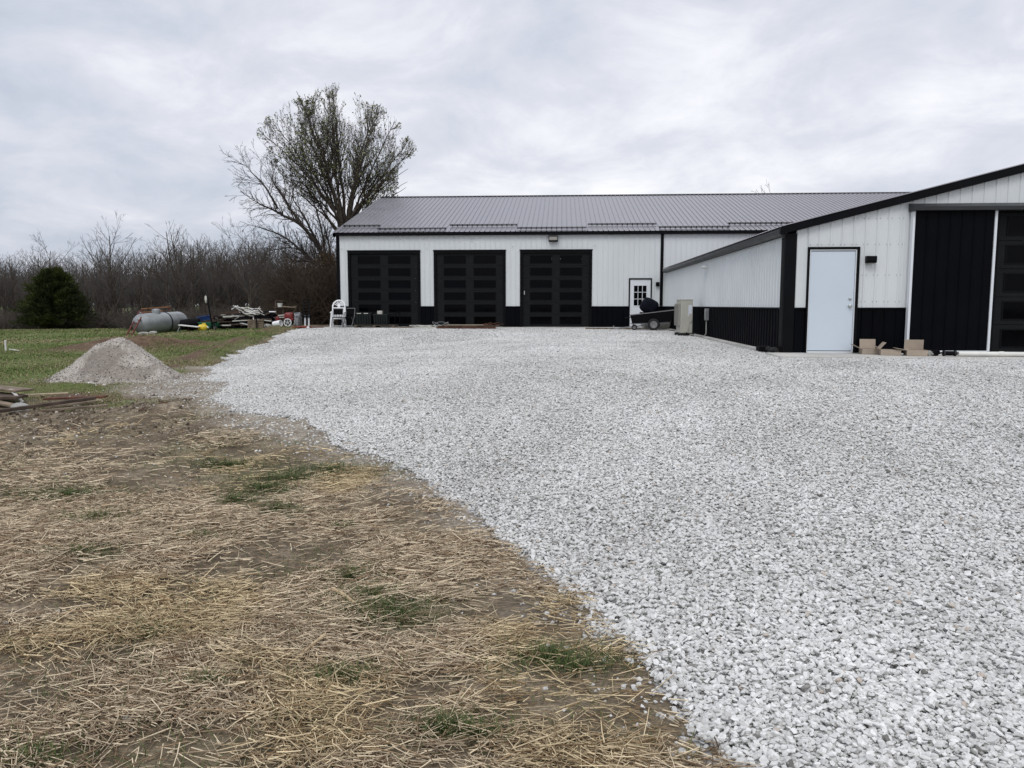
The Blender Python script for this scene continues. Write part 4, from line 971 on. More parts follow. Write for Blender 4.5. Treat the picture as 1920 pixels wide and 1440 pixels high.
for px, yt in ((266, 579), (292, 577), (318, 575)): p = at(px, yt, 36.9); MB().bar(rel(p, o), rel((p.x, p.y, hz(p.x, p.y)), o), .05, .05).build('post', M['red_rust'], t)
# bits right of the tank
p = at(357, 606, 34.8); t = thing('black_barrel', 'black plastic barrel lying against the far end of the tank', 'barrel', (p.x, p.y, hz(p.x, p.y)), R(20))
MB().lathe([(.15, -.45), (.24, -.4), (.26, 0), (.24, .4), (.15, .45)], 18, Matrix.Translation((0, 0, .34)) @ Matrix.Rotation(R(84), 4, 'Y')).build('shell', M['black_plastic'], t, smooth=True)
p = at(355, 612, 33.6); o = (p.x, p.y, hz(p.x, p.y)); t = thing('folding_table', 'white board on thin legs in front of the black barrel', 'table', o)
z_ = p.z - o[2]
MB().bar((-.45, 0, z_ + .06), (.42, .1, z_ - .03), .35, .04).build('top', M['pvc_white'], t, bevel=.005)
MB().tube([(-.42, 0, z_ + .03), (-.46, -.2, 0)], .015, 6).build('leg', M['grey_metal'], t); MB().tube([(-.1, .1, z_), (-.1, .1, 0)], .015, 6).build('leg', M['red_rust'], t); MB().tube([(.3, .1, z_ - .03), (.3, .1, 0)], .015, 6).build('leg', M['red_rust'], t)
rg = random.Random(12)
o = at(378, 606, 35.2); o = (o.x, o.y, hz(o.x, o.y)); t = thing('cardboard_heap', 'heap of flattened tan cardboard between the tank and the black post', 'cardboard heap', o)
mb = MB()
for k in range(22):
    c = Vector((rg.uniform(-.65, .6), rg.uniform(-.3, .3), rg.uniform(.1, .32))); Rm = Matrix.Translation(c) @ Matrix.Rotation(rg.uniform(-.6, .6), 4, 'X') @ Matrix.Rotation(rg.uniform(-.5, .5), 4, 'Y') @ Matrix.Rotation(rg.uniform(0, 3), 4, 'Z'); mb.box(-.2, .2, -.13, .13, -.008, .008, Rm)
mb.build('sheets', simple('pink_card', (.36, .23, .17), .85, .2, 0, .3, 6), t)
lumpy('underlayer', M['cardboard_in'], t, (0, 0, .1), .6, .3, .16, .3, 4)
p = at(384, 601, 35.6); t = thing('blue_tub', 'bright blue plastic tub on top of the cardboard heap', 'tub', (p.x, p.y, p.z), R(10))
mb = MB(); mb.lathe([(.26, 0), (.34, .18), (.36, .19), (.36, .21), (.33, .21), (.25, .02)], 22, Matrix.Rotation(R(-8), 4, 'Y')); mb.build('shell', M['tarp_blue'], t, smooth=True)
p = at(396, 620, 34.6); t = thing('green_cart', 'green metal garden cart behind the black post', 'garden cart', (p.x, p.y, hz(p.x, p.y)), R(5)); z_ = t.location.z
MB().add([(-.35, -.25, .08), (.35, -.25, .08), (.35, .25, .08), (-.35, .25, .08), (-.48, -.32, .34), (.48, -.32, .34), (.48, .32, .34), (-.48, .32, .34)], [(0, 3, 2, 1), (0, 1, 5, 4), (1, 2, 6, 5), (2, 3, 7, 6), (3, 0, 4, 7)]).build('tray', M['green_tray'], t, solid=.012)
for sx in (-1, 1): wheel(t, sx * .3, -.33, .11, .11, .05)
p = at(382, 626, 33.9); t = thing('yellow_jug', 'bright yellow plastic jug in the grass near the black post', 'jug', (p.x, p.y, hz(p.x, p.y)), R(-15))
MB().lathe([(.11, -.20), (.15, -.18), (.155, .08), (.10, .17), (.045, .20), (.045, .23)], 18, Matrix.Translation((0, 0, .14)) @ Matrix.Rotation(R(86), 4, 'Y')).build('body', M['yellow'], t, smooth=True)
MB().tube([(-.05, 0, .29), (-.04, 0, .33), (.1, 0, .33), (.12, 0, .28)], .018, 8).build('handle', M['yellow'], t, smooth=True)
MB().lathe([(.05, .232), (.05, .265)], 12, Matrix.Translation((0, 0, .14)) @ Matrix.Rotation(R(86), 4, 'Y')).build('cap', M['white_paint'], t)
a = at(388, 557, 34.2); b_ = at(401, 627, 34.0); o = (b_.x, b_.y, hz(b_.x, b_.y)); t = thing('steel_post', 'tall leaning black steel post with a pale rag tied at its top', 'post', o)
MB().bar(rel(a, o), rel(b_, o), .05, .05).build('shaft', M['black_trim'], t)
lumpy('rag', M['old_white'], t, Vector(rel(at(386, 561, 34.15), o)), .045, .035, .14, .4, 2, n=12)
o = at(407, 628, 33.6); o = (o.x, o.y, hz(o.x, o.y)); t = thing('sawhorse', 'black metal sawhorse under the left end of the scrap pile', 'sawhorse', o)
MB().bar(rel(at(398, 605, 33.7), o), rel(at(412, 603, 34.9), o), .07, .07).build('beam', M['black_trim'], t)
for tp, bt in (((400, 605, 33.7), (394, 617, 33.7)), ((401, 605, 33.7), (407, 629, 33.5)), ((410, 603, 34.9), (417, 619, 34.9)), ((412, 603, 34.9), (404, 617, 35.0))): MB().bar(rel(at(*tp), o), rel(at(*bt), o), .035, .035).build('leg', M['black_trim'], t)
# pile of dark boards: each long board its own thing
bl = [((405, 604, 34.4), (505, 600, 35.4), .16, .05, 'dark_wood', 'uppermost long dark board of the scrap pile'), ((412, 610, 34.2), (500, 605, 35.2), .20, .05, 'dark_wood', 'second long dark board from the top of the scrap pile'),
      ((420, 617, 34.1), (470, 612, 34.9), .22, .06, 'black_trim', 'black beam at the foot of the scrap pile'), ((436, 602, 34.0), (475, 600, 34.2), .10, .04, 'old_white', 'short pale board in the middle of the scrap pile'),
      ((416, 610, 33.9), (433, 610, 34.0), .12, .04, 'old_white', 'short white board at the left end of the scrap pile'), ((482, 599, 33.9), (508, 602, 34.3), .16, .05, 'old_white', 'pale wedge shaped board at the right end of the scrap pile'),
      ((452, 606, 33.8), (470, 610, 33.6), .18, .03, 'grey_plastic', 'grey tilted panel in the middle of the scrap pile'), ((425, 621, 33.9), (505, 612, 35.0), .25, .06, 'dark_wood', 'lowest dark board of the scrap pile'),
      ((418, 594, 34.3), (500, 590, 35.4), .07, .07, 'old_white', 'long pale pole lying along the top of the scrap pile')]
for a, b_, w_, h_, mt_, lb in bl: tag(MB().bar(at(*a), at(*b_), w_, h_).build('board' if 'pole' not in lb else 'pole', M[mt_], bevel=.004), lb, 'board' if 'pole' not in lb else 'pole')
o = at(455, 612, 34.9); o = (o.x, o.y, hz(o.x, o.y)); t = thing('scrap_pile', 'low heap of dark scrap lumber and machine parts under the long boards', 'scrap heap', o, 0)
mb = MB()
for k in range(70):
    c = Vector((rg.uniform(-1.4, 1.3), rg.uniform(-.4, .5), rg.uniform(.03, .75) )); d_ = Vector((rg.uniform(-.45, .45), rg.uniform(-.25, .25), rg.uniform(-.12, .12))); mb.bar(c - d_, c + d_, rg.uniform(.03, .10), rg.uniform(.02, .06))
mb.build('scraps', M['dark_wood'], t)
mb = MB()
for k in range(22):
    c = Vector((rg.uniform(-1.4, 1.4), rg.uniform(-.4, .5), rg.uniform(.05, .7))); d_ = Vector((rg.uniform(-.2, .2), rg.uniform(-.2, .2), rg.uniform(-.1, .1))); mb.bar(c - d_, c + d_, rg.uniform(.03, .08), rg.uniform(.02, .05))
mb.build('pale_scraps', M['grey_plastic'], t)
lumpy('dark_core', M['black_plastic'], t, (0, .15, .32), 1.35, .4, .34, .25, 8)
for k, (px, yy) in enumerate(((474, 33.6), (487, 33.8))):
    p = at(px, 619, yy); t = thing('wooden_crate', ['weathered crate at the foot of the scrap pile next to a thin post', 'second weathered crate, right of the first, by the scrap pile'][k], 'crate', (p.x, p.y, hz(p.x, p.y)), R(6 + 9 * k))
    for j in range(4): MB().box(-.17, .17, -.18, -.165, .02 + j * .10, .10 + j * .10).box(-.17, .17, .165, .18, .02 + j * .10, .10 + j * .10).build('slat', M['old_wood'], t)
    MB().box(-.16, -.145, -.164, .164, .01, .42).box(.145, .16, -.164, .164, .01, .42).build('end', M['old_wood'], t)
a = at(475, 595, 33.5); b_ = at(477, 620, 33.5); tag(MB().bar(a, (b_.x, b_.y, hz(b_.x, b_.y)), .035, .035).build('thin_post', M['pvc_white']), 'thin white post standing before the scrap pile', 'post')
a = at(481, 594, 33.3); b_ = at(482, 620, 33.3); tag(MB().bar(a, (b_.x, b_.y, hz(b_.x, b_.y)), .04, .04).build('thin_post', M['black_trim']), 'thin black post standing before the scrap pile', 'post')
# white pipes on top
pl = [((437, 573, 34.6), (452, 584, 34.8)), ((434, 580, 34.5), (446, 573, 34.9)), ((452, 578, 34.7), (464, 576, 34.7)), ((440, 574, 34.9), (478, 586, 35.0)), ((450, 577, 34.5), (487, 589, 34.8)), ((458, 582, 34.4), (480, 590, 34.5)), ((462, 584, 34.6), (487, 587, 34.7)), ((484, 578, 34.8), (493, 586, 34.9)), ((487, 575, 35), (482, 582, 35)), ((460, 588, 34.5), (478, 588, 34.6)), ((464, 580, 35.1), (489, 590, 35.1))]
for k, (a, b_) in enumerate(pl):
    tag(MB().tube([at(*a), at(*b_)], .018 if k % 3 else .028, 8).build('white_pipe', M['pvc_white'] if k % 2 else M['old_white'], smooth=True), 'white pipe in the loose tangle on top of the scrap pile', 'pipe', 'white pipes on the scrap pile')
p = at(500, 586, 35.2); tag(lumpy('black_sack', M['black_plastic'], None, (p.x, p.y, p.z - .18), .42, .25, .22, .18, 5), 'black sack at the right end of the scrap pile', 'sack')
p = at(511, 584.5, 35.0); tag(MB().bar((p.x - .15, p.y, p.z), (p.x + .15, p.y, p.z), .12, .05).build('loose_sheet', M['chair_white'], bevel=.01), 'small white panel lying on the black sack', 'panel')
rg = random.Random(31)
for k in range(12):
    a = at(rg.uniform(440, 480), rg.uniform(574, 586), rg.uniform(34.5, 35.2)); d_ = Vector((rg.uniform(.15, .6), rg.uniform(-.1, .1), rg.uniform(-.28, .02)))
    tag(MB().tube([a, a + d_], .015, 7).build('white_pipe', M['pvc_white'] if k % 2 else M['old_white'], smooth=True), 'white pipe in the loose tangle on top of the scrap pile', 'pipe', 'white pipes on the scrap pile')
# red tiller
o = at(541, 611, 34.6); o = (o.x, o.y, hz(o.x, o.y)); t = thing('garden_tiller', 'red garden tiller with a white spoked wheel at the field edge', 'tiller', o, 0)
r_ = .18; Mx = Matrix.Translation((0, -.1, r_ + .02)) @ RX
rg_ = MB(); n = 28; 
rg_.lathe([(r_ - .035, -.02), (r_, -.02), (r_, .02), (r_ - .035, .02), (r_ - .035, -.02)], 28, Mx)
wh = rg_.build('wheel', M['chair_white'], t, smooth=True)
sp = MB()
for k in range(5): a = k * 2 * math.pi / 5 + .4; sp.bar((0, -.1, r_ + .02), ((r_ - .02) * math.cos(a), -.1, r_ + .02 + (r_ - .02) * math.sin(a)), .022, .015, (0, 1, 0))
sp.build('spokes', M['chair_white'], wh)
w2 = MB().lathe([(r_ - .035, -.02), (r_, -.02), (r_, .02), (r_ - .035, .02), (r_ - .035, -.02)], 24, Matrix.Translation((0, .35, r_ + .02)) @ RX).build('wheel', M['chair_white'], t, smooth=True)
lumpy('engine', M['red_paint'], t, (.0, .12, .50), .20, .15, .15, .08, 3, power=3.5)
MB().box(-.2, .2, .0, .26, .28, .40).box(-.62, -.45, .0, .3, .12, .46).build('body', M['red_paint'], t, bevel=.03)
MB().bar((-.5, .1, .5), (-.05, .1, .56), .12, .05).bar((-.55, .1, .42), (-.1, .1, .44), .1, .04).build('hood', M['old_white'], t, bevel=.01)
MB().tube([(.1, .1, .5), (.35, .1, .86), (-.3, .1, .92)], .018, 8).build('handlebar', M['old_wood'], t, smooth=True)
# buckets, post, hand truck, ladder
a = at(520, 566, 35.6); b_ = at(519, 610, 35.4); o = (b_.x, b_.y, hz(b_.x, b_.y)); t = thing('bucket_stand', 'dark wooden stand holding a white bucket beside the red tiller', 'stand', o)
for px in (518, 531): MB().bar(rel(at(px, 576, 35.5), o), rel((at(px, 610, 35.4).x, o[1], o[2]), o), .06, .06).build('leg', M['dark_wood'], t)
MB().bar(rel(at(516, 576.5, 35.5), o), rel(at(533, 576.5, 35.5), o), .3, .04).bar(rel(at(517, 590, 35.5), o), rel(at(532, 590, 35.5), o), .2, .04).build('shelf', M['dark_wood'], t)
MB().bar(rel(at(517, 563, 35.7), o), rel(at(517, 600, 35.6), o), .06, .06).bar(rel(at(517, 563, 35.7), o), rel(at(530, 565, 35.7), o), .05, .05).build('back_post', M['dark_wood'], t)
p = at(525, 575.5, 35.45); t = thing('bucket', 'white bucket standing on the dark wooden stand', 'bucket', tuple(p))
MB().lathe([(.10, 0), (.125, .17), (.13, .18), (.118, .18), (.095, .02)], 18).build('shell', M['pvc_white'], t, smooth=True); MB().tube([(-.125, 0, .16), (0, -.12, .12), (.125, 0, .16)], .005, 5).build('handle', M['grey_metal'], t)
p = at(520, 611, 34.0); t = thing('bucket', 'white bucket lying on its side in the grass left of the tiller wheel', 'bucket', (p.x, p.y, hz(p.x, p.y)), R(-12))
MB().lathe([(.12, -.19), (.14, .16), (.15, .19), (.13, .19), (.11, -.16)], 18, Matrix.Translation((0, 0, .15)) @ Matrix.Rotation(R(82), 4, 'Y')).build('shell', M['chair_white'], t, smooth=True)
p = at(502, 614, 34.2); tag(lumpy('white_bag', M['old_white'], None, (p.x, p.y, hz(p.x, p.y) + .07), .16, .10, .08, .4, 3), 'crumpled white bag in the grass left of the lying bucket', 'bag')
tag(MB().tube([at(531, 574.5, 35.2), at(548, 576, 35.0), at(556, 574, 35.0)], .022, 6).build('long_stick', M['old_wood'], smooth=True), 'long thin brown stick lying level above the red tiller', 'stick')
p = at(575, 612, 34.6); o = (p.x, p.y, hz(p.x, p.y)); t = thing('step_ladder', 'dark narrow ladder standing upright left of the barn corner', 'ladder', o)
for px in (569.5, 580): MB().bar(rel(at(px, 561, 35.3), o), rel(at(px, 592, 35.1), o), .05, .04).build('rail', M['black_trim'], t)
for k in range(6): MB().bar(rel(at(569.5, 562 + k * 5.6, 35.25), o), rel(at(580, 562 + k * 5.6, 35.25), o), .04, .045).build('rung', M['black_trim'], t)
for px in (572, 579): MB().bar(rel(at(px, 592, 35.0), o), rel((at(px, 610, 34.7).x, 34.7, o[2] + .0), o), .07, .07).build('leg', M['grey_metal'], t)
MB().bar(rel(at(566, 592.5, 35.0), o), rel(at(584, 592.5, 35.0), o), .3, .05).build('step', M['black_trim'], t)
p = at(559, 606, 35.6); tag(lumpy('dark_machine', M['grey_metal'], None, (p.x, p.y, hz(p.x, p.y) + .3), .14, .2, .32, .2, 5, power=4), 'small grey machine housing between the tiller and the upright ladder', 'machine')
# white post and scraps in the field
p = at(11, 658, 24.9); t = thing('marker_post', 'short white plastic pipe standing upright in the field', 'post', (p.x, p.y, hz(p.x, p.y)), 0)
MB().tube([(0, 0, -.05), (0, 0, .33)], .028, 14).build('pipe', M['pvc_white'], t, smooth=True); MB().lathe([(.033, .33), (.033, .35), (.02, .36)], 14).build('cap', M['white_paint'], t)
tag(MB().tube([at(18, 655, 25.2), at(36, 658, 24.8)], .025, 6).build('loose_pipe', M['old_white'], smooth=True), 'thin pale pipe lying in the grass right of the white marker post', 'pipe')
# fence posts by the woods
for k, (px, yt, yb) in enumerate(((73, 594, 614), (232, 578, 612))):
    a = at(px, yt, 56); b_ = at(px, yb, 56); tag(MB().bar((a.x, a.y, a.z), (a.x, a.y, hz(a.x, a.y) - .1), .14, .14).build('fence_post', M['old_wood']), ['grey fence post in front of the dark cedar', 'grey fence post by the woods right of the cedar'][k], 'fence post')
# scrap wood heap at the left edge
def gz2(x, y, dz): return (x, y, hz(x, y) + dz)
bd = [((-8.6, 8.6), (-6.95, 11.0), .03, .16, .09, .045, 'dark_wood', 'long dark board lying diagonally in front of the scrap wood heap'), ((-7.9, 11.25), (-7.0, 11.35), .12, .12, .14, .03, 'rust_wood', 'reddish board at the back of the churned mud'),
      ((-7.75, 11.05), (-7.05, 11.15), .05, .05, .12, .03, 'old_wood', 'short grey board below the reddish board'), ((-7.85, 10.8), (-7.3, 10.75), .05, .02, .10, .03, 'old_wood', 'short split board right of the small grey bin'),
      ((-7.9, 11.75), (-7.24, 11.6), .04, .03, .05, .02, 'pale_wood', 'pale lath on the grass edge, longer of the two'), ((-8.0, 11.9), (-7.45, 11.7), .03, .04, .05, .02, 'pale_wood', 'pale lath on the grass edge, left and shorter'),
      ((-7.62, 12.05), (-7.45, 11.85), .06, .04, .05, .02, 'pale_wood', 'tiny pale offcut lying across the two laths'), ((-9.15, 12.1), (-8.4, 12.55), .04, .05, .05, .02, 'pale_wood', 'pale lath lying alone in the green grass'),
      ((-9.6, 11.5), (-8.15, 10.95), .14, .06, .14, .03, 'old_wood', 'grey board sloping down the front of the scrap wood heap'), ((-9.2, 10.9), (-8.2, 10.6), .10, .04, .12, .03, 'pale_wood', 'pale splintered board low on the scrap wood heap'),
      ((-9.8, 12.0), (-8.55, 11.7), .24, .19, .34, .03, 'old_wood', 'broad tan board on top of the scrap wood heap'), ((-9.6, 11.8), (-8.5, 11.5), .14, .12, .3, .04, 'dark_wood', 'dark board under the broad tan board'),
      ((-8.75, 11.65), (-8.35, 11.35), .20, .06, .05, .015, 'old_white', 'white strip hanging off the end of the scrap wood heap'), ((-9.6, 11.2), (-8.35, 11.3), .14, .13, .2, .04, 'dark_wood', 'dark split board in the middle of the scrap wood heap'),
      ((-8.4, 9.9), (-7.8, 9.95), .03, .03, .08, .02, 'pale_wood', 'short pale stick in the mud below the heap'), ((-7.6, 10.1), (-6.7, 10.9), .02, .06, .07, .03, 'old_wood', 'grey pole parallel to the long dark board')]
for a, b_, za_, zb_, w_, h_, mt_, lb in bd: tag(MB().bar(gz2(*a, za_), gz2(*b_, zb_), w_, h_).build('scrap_board', M[mt_], bevel=.004), lb, 'board')
for k, (x_, y_, s_, lb) in enumerate([(-8.92, 14.0, .11, 'white stone on the grass at the foot of the gravel heap'), (-7.44, 11.3, .06, 'small white stone below the pale laths'), (-6.75, 9.5, .07, 'white lump in the mud below the long dark board'), (-6.45, 9.6, .09, 'upright white scrap in the mud right of the small lump'), (-8.5, 13.75, .05, 'smallest white stone near the foot of the gravel heap')]):
    tag(lumpy('white_stone', M['rock'], None, (x_, y_, hz(x_, y_) + s_ * .2), s_ * .62, s_ * .55, s_ * .42, .3, k, n=12), lb, 'stone')
tag(lumpy('dark_lump', M['grey_plastic'], None, (-7.95, 10.75, hz(-7.95, 10.75) + .06), .12, .1, .09, .15, 3, n=14), 'dull grey rounded lump beside the short boards', 'stone')
rg = random.Random(77)
for k in range(14):
    x_, y_ = rg.uniform(-8.6, -5.6), rg.uniform(8.9, 11.3); a = rg.uniform(-.5, .6); l_ = rg.uniform(.08, .24)
    tag(MB().bar(gz2(x_, y_, .015), gz2(x_ + l_ * math.cos(a), y_ + l_ * math.sin(a), .03), rg.uniform(.02, .05), .012).build('wood_scrap', M[rg.choice(['old_wood', 'pale_wood', 'rust_wood'])], bevel=.003), 'short splintered wood scrap trodden into the mud around the long dark board', 'wood scrap', 'wood scraps in the mud')
# sticks in the straw
tag(MB().tube([gz2(-1.23, 3.98, .03), gz2(-1.13, 3.85, .035), gz2(-1.0, 3.72, .03), gz2(-.93, 3.60, .02)], [.011, .010, .008, .004], 7).build('broken_stick', M['straw_loose'], smooth=True), 'pale broken stick lying in the straw by the greenest tuft', 'stick')
tag(MB().tube([gz2(-1.10, 3.42, .03), gz2(-1.12, 3.25, .03), gz2(-1.16, 3.08, .02)], [.008, .007, .004], 7).build('broken_stick', M['straw_loose'], smooth=True), 'smaller pale stick in the straw nearer than the broken stick', 'stick')

# gravel heap
hx, hy = -9.15, 15.45; n_ = 110
gx, gy = np.meshgrid(np.linspace(-2.1, 2.1, n_), np.linspace(-2.1, 2.1, n_))
def heap_h(dx, dy):
    r = np.hypot(dx / 1.27, dy / 1.15); ang = np.arctan2(dy, dx)
    r = r * (1 + .07 * np.sin(ang * 3 + .8) + .05 * np.sin(ang * 5))
    h = .98 * np.clip(1 - r, -.3, 1) ; h = np.where(r < .06, .98 * .94 + (.06 - r) * .3, h)
    sh = .50 * np.clip(1 - np.hypot((dx + .5) / .85, (dy + .2) / .8), -.3, 1)
    h = np.maximum(h, sh + .0) 
    return h + (fbm(dx + 9, dy, 1.9, 5, 31) - .5) * .24 + (fbm(dx, dy, 14, 2, 37) - .5) * .02
hh = heap_h(gx, gy); gr_z = Hfull(gx.ravel() + hx, gy.ravel() + hy).reshape(gx.shape)
zz = np.where(hh > 0, gr_z + hh, gr_z - .12)
idx = np.arange(n_ * n_).reshape(n_, n_); Fh = np.stack([idx[:-1, :-1], idx[:-1, 1:], idx[1:, 1:], idx[1:, :-1]], -1).reshape(-1, 4)
m, nt, b = newmat('crushed_stone_heap'); tc = N(nt, 'ShaderNodeTexCoord'); P = tc.outputs['Object']; lk = nt.links.new
v_ = N(nt, 'ShaderNodeTexVoronoi', Scale=75.0); lk(P, v_.inputs['Vector']); vs_ = N(nt, 'ShaderNodeSeparateColor'); lk(v_.outputs['Color'], vs_.inputs[0])
cc = ramp(nt, vs_.outputs[0], [(0, (.24, .215, .185)), (.5, (.37, .34, .295)), (1, (.52, .485, .44))])
damp = noise(.9, 5, .6, .5)
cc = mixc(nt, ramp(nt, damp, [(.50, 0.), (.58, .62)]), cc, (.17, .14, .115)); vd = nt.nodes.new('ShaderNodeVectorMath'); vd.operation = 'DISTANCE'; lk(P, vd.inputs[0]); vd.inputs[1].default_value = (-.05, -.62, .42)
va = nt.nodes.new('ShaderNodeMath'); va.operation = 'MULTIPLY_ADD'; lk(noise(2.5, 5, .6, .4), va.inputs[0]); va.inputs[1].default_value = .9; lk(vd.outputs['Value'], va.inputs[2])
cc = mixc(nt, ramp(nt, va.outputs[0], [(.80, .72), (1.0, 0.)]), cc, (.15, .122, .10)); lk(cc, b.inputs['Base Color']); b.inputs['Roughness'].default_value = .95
bp2 = N(nt, 'ShaderNodeBump', Strength=.7, Distance=.02); lk(noise(28, 5, .7), bp2.inputs['Height']); lk(bp2.outputs[0], b.inputs['Normal'])
hp = thing('gravel_heap', 'cone shaped heap of tan crushed stone on the grass', 'gravel heap', (hx, hy, hz(hx, hy)))
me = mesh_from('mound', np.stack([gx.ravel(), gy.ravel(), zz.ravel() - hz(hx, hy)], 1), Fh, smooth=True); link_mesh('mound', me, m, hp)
k = 15000; dx = rs.uniform(-1.9, 1.9, k); dy = rs.uniform(-1.9, 1.4, k); h_ = heap_h(dx, dy); kk = (h_ > 0) | (rs.rand(k) < .25 * np.exp(h_ * 4)); foot = np.exp(-(np.abs(h_) / .12)); dx, dy, h_, foot = dx[kk], dy[kk], np.maximum(h_[kk], 0), foot[kk]
s = .008 + .020 * rs.rand(len(dx)) ** 4 + foot * .030 * rs.rand(len(dx)) ** 5
st = scatter('loose_stones', np.stack([dx, dy, Hfull(dx + hx, dy + hy) + h_ - hz(hx, hy) + s * .2], 1), np.stack([s * 1.3, s, s * .8], 1), rs.rand(len(dx), 3) * 3, rs.rand(len(dx)), M['stone_pile'], 5, hp)
st['kind'] = 'stuff'

# ------------------------------------------------------------------ trees
def tubes_np(polys, nside=4):
    """polys: list of (pts (k,3), radii (k,)) -> V, F"""
    V = []; F = []; o = 0; ang = np.arange(nside) * 2 * np.pi / nside; ca, sa = np.cos(ang), np.sin(ang)
    for pts, rad in polys:
        pts = np.asarray(pts, float); k = len(pts)
        d = np.gradient(pts, axis=0); d /= np.linalg.norm(d, axis=1)[:, None] + 1e-9
        ref = np.array([0, 0, 1.]) if abs(d[0, 2]) < .9 else np.array([1., 0, 0])
        x = np.cross(d, ref); x /= np.linalg.norm(x, axis=1)[:, None] + 1e-9; y = np.cross(d, x)
        v = pts[:, None] + (x[:, None] * ca[None, :, None] + y[:, None] * sa[None, :, None]) * np.asarray(rad)[:, None, None]
        V.append(v.reshape(-1, 3)); i = np.arange(k - 1)[:, None] * nside; j = np.arange(nside)[None]; j2 = (j + 1) % nside
        F.append((np.stack([i + j, i + j2, i + nside + j2, i + nside + j], -1).reshape(-1, 4)) + o); o += k * nside
    return np.concatenate(V), np.concatenate(F)
def grow(rg, starts, maxlvl, dens, ang, ratio, trop, wander, rmin, inside=None, seglen=.35):
    """starts: list of (p, d, L, r, lvl). Returns polylines by level and twig tips"""
    out = {}; tips = []; st = list(starts)
    while st:
        p, d, L, r, lv = st.pop(); n = max(3, int(L / seglen) + 1); s = L / n
        pts = [p]; rad = [r]; dirs = [d]
        for i in range(n):
            d = d + rg.normal(0, wander, 3) + np.array([0, 0, trop[min(lv, len(trop) - 1)]]); d = d / np.linalg.norm(d); p = p + d * s
            if inside is not None and not inside(p): 
                if i < 2: break
                break
            pts.append(p); dirs.append(d); rad.append(max(rmin, r * (1 - .78 * (i + 1) / n)))
        if len(pts) < 2: continue
        out.setdefault(lv, []).append((np.array(pts), np.array(rad)))
        if lv >= maxlvl - 1: tips.append((pts[-1], dirs[-1])); tips.append((pts[len(pts) // 2], dirs[len(pts) // 2]))
        if lv < maxlvl:
            nc = max(2, int(L * dens[min(lv, len(dens) - 1)] * (.75 + .5 * rg.rand())))
            for c in range(nc):
                t = .18 + .80 * (c + rg.rand()) / nc; i = min(len(pts) - 1, int(t * (len(pts) - 1)))
                dd = dirs[i]; ax = np.cross(dd, rg.normal(0, 1, 3)); ax /= np.linalg.norm(ax) + 1e-9
                a = np.radians(ang[min(lv, len(ang) - 1)] * (.7 + .6 * rg.rand())); nd = dd * np.cos(a) + np.cross(ax, dd) * np.sin(a)
                st.append((pts[i], nd, L * ratio[min(lv, len(ratio) - 1)] * (.6 + .6 * rg.rand()) * (1.1 - .6 * t), max(rmin, rad[i] * .58), lv + 1))
    return out, tips
def split_tree(out, trunk_lv):
    tr = [b for l, bs in out.items() if l <= trunk_lv for b in bs]; cr = [b for l, bs in out.items() if l > trunk_lv for b in bs]
    return tr, cr
def bare_tree_meshes(seed, h, form='round'):
    rg = np.random.RandomState(seed)
    st = [(np.zeros(3), np.array([rg.normal(0, .05), rg.normal(0, .05), 1.]), h * .62, h * .017, 0)]
    if form == 'fork': st = [(np.zeros(3), np.array([.12 * s_, rg.normal(0, .1), 1.]), h * .7, h * .014, 0) for s_ in (-1, 1.2)]
    if form == 'thin': st = [(np.zeros(3), np.array([rg.normal(0, .08), 0, 1.]), h * .85, h * .010, 0)]
    d = {'round': [2.4, 2.5, 3.2, 3.8], 'fork': [2.2, 2.4, 3.2, 3.8], 'thin': [2.4, 2.6, 3.2, 3.6]}[form]
    out, tips = grow(rg, st, 4, [q * 8 / h for q in d], [44, 34, 30, 28], {'round': [.72, .62, .60, .58], 'fork': [.52, .58, .55, .55], 'thin': [.36, .5, .55, .6]}[form], [.03, .08, .07, .05], .032, h * .0008, None, h * .04)
    top = max(p[:, 2].max() for bs in out.values() for p, _ in bs)
    out = {l: [(p * (9. / top), r) for p, r in bs] for l, bs in out.items()}
    tr, cr = split_tree(out, 1)
    return mesh_from('trunk', *tubes_np(tr, 5), smooth=True), mesh_from('crown', *tubes_np(cr, 3))
def build_tree(name, label, cat, loc, rz, s, meshes, group=None):
    t = thing(name, label, cat, loc, rz, group); t.scale = (s[0], s[0], s[1])
    a = link_mesh('trunk', meshes[0], None, t); b_ = link_mesh('crown', meshes[1], None, t)
    return t
variants = []
for k in range(9):
    ms = bare_tree_meshes(100 + k, 8., ['round', 'fork', 'thin', 'round', 'thin', 'fork', 'round', 'thin', 'fork'][k]); ms[0].materials.append(M['bark']); ms[1].materials.append(M['wood_twig']); variants.append(ms)
print('tree faces', [len(v[1].polygons) for v in variants])
rg = random.Random(42)
def wood_top(px):      # crown line of the wood above the field, metres of height by bearing
    pts = [(-400, 6.4), (0, 6.6), (90, 7.2), (150, 6.6), (215, 7.2), (270, 6.6), (300, 7.0), (380, 7.6), (460, 7.8), (520, 8.0), (560, 7.4), (640, 7.4), (2000, 7.4)]
    for (a, ha), (b_, hb) in zip(pts, pts[1:]):
        if a <= px <= b_: return ha + (hb - ha) * (px - a) / (b_ - a)
    return 7
nt_ = 0
def plant(px, Yd, hgt, vi, label, group):
    p = at(px, 600, Yd); z = hz(p.x, p.y); s_ = hgt / 9.0
    return build_tree('bare_tree', label, 'tree', (p.x, p.y, z - .05), rg.uniform(0, 6.28), (s_ * rg.uniform(.9, 1.15), s_), variants[vi], group)
GL = 'bare grey tree in the dense front rows of the wood behind the field'
GG = 'bare trees of the wood behind the field'
plant(213, 60, 9.3, 0, 'tall round crowned bare tree rising above the wood right of the cedar', None)
plant(92, 64, 8.4, 3, 'round topped bare tree rising just above and behind the cedar', None)
plant(345, 58, 8.2, 5, 'forked bare tree at the front of the wood above the silver tank', None)
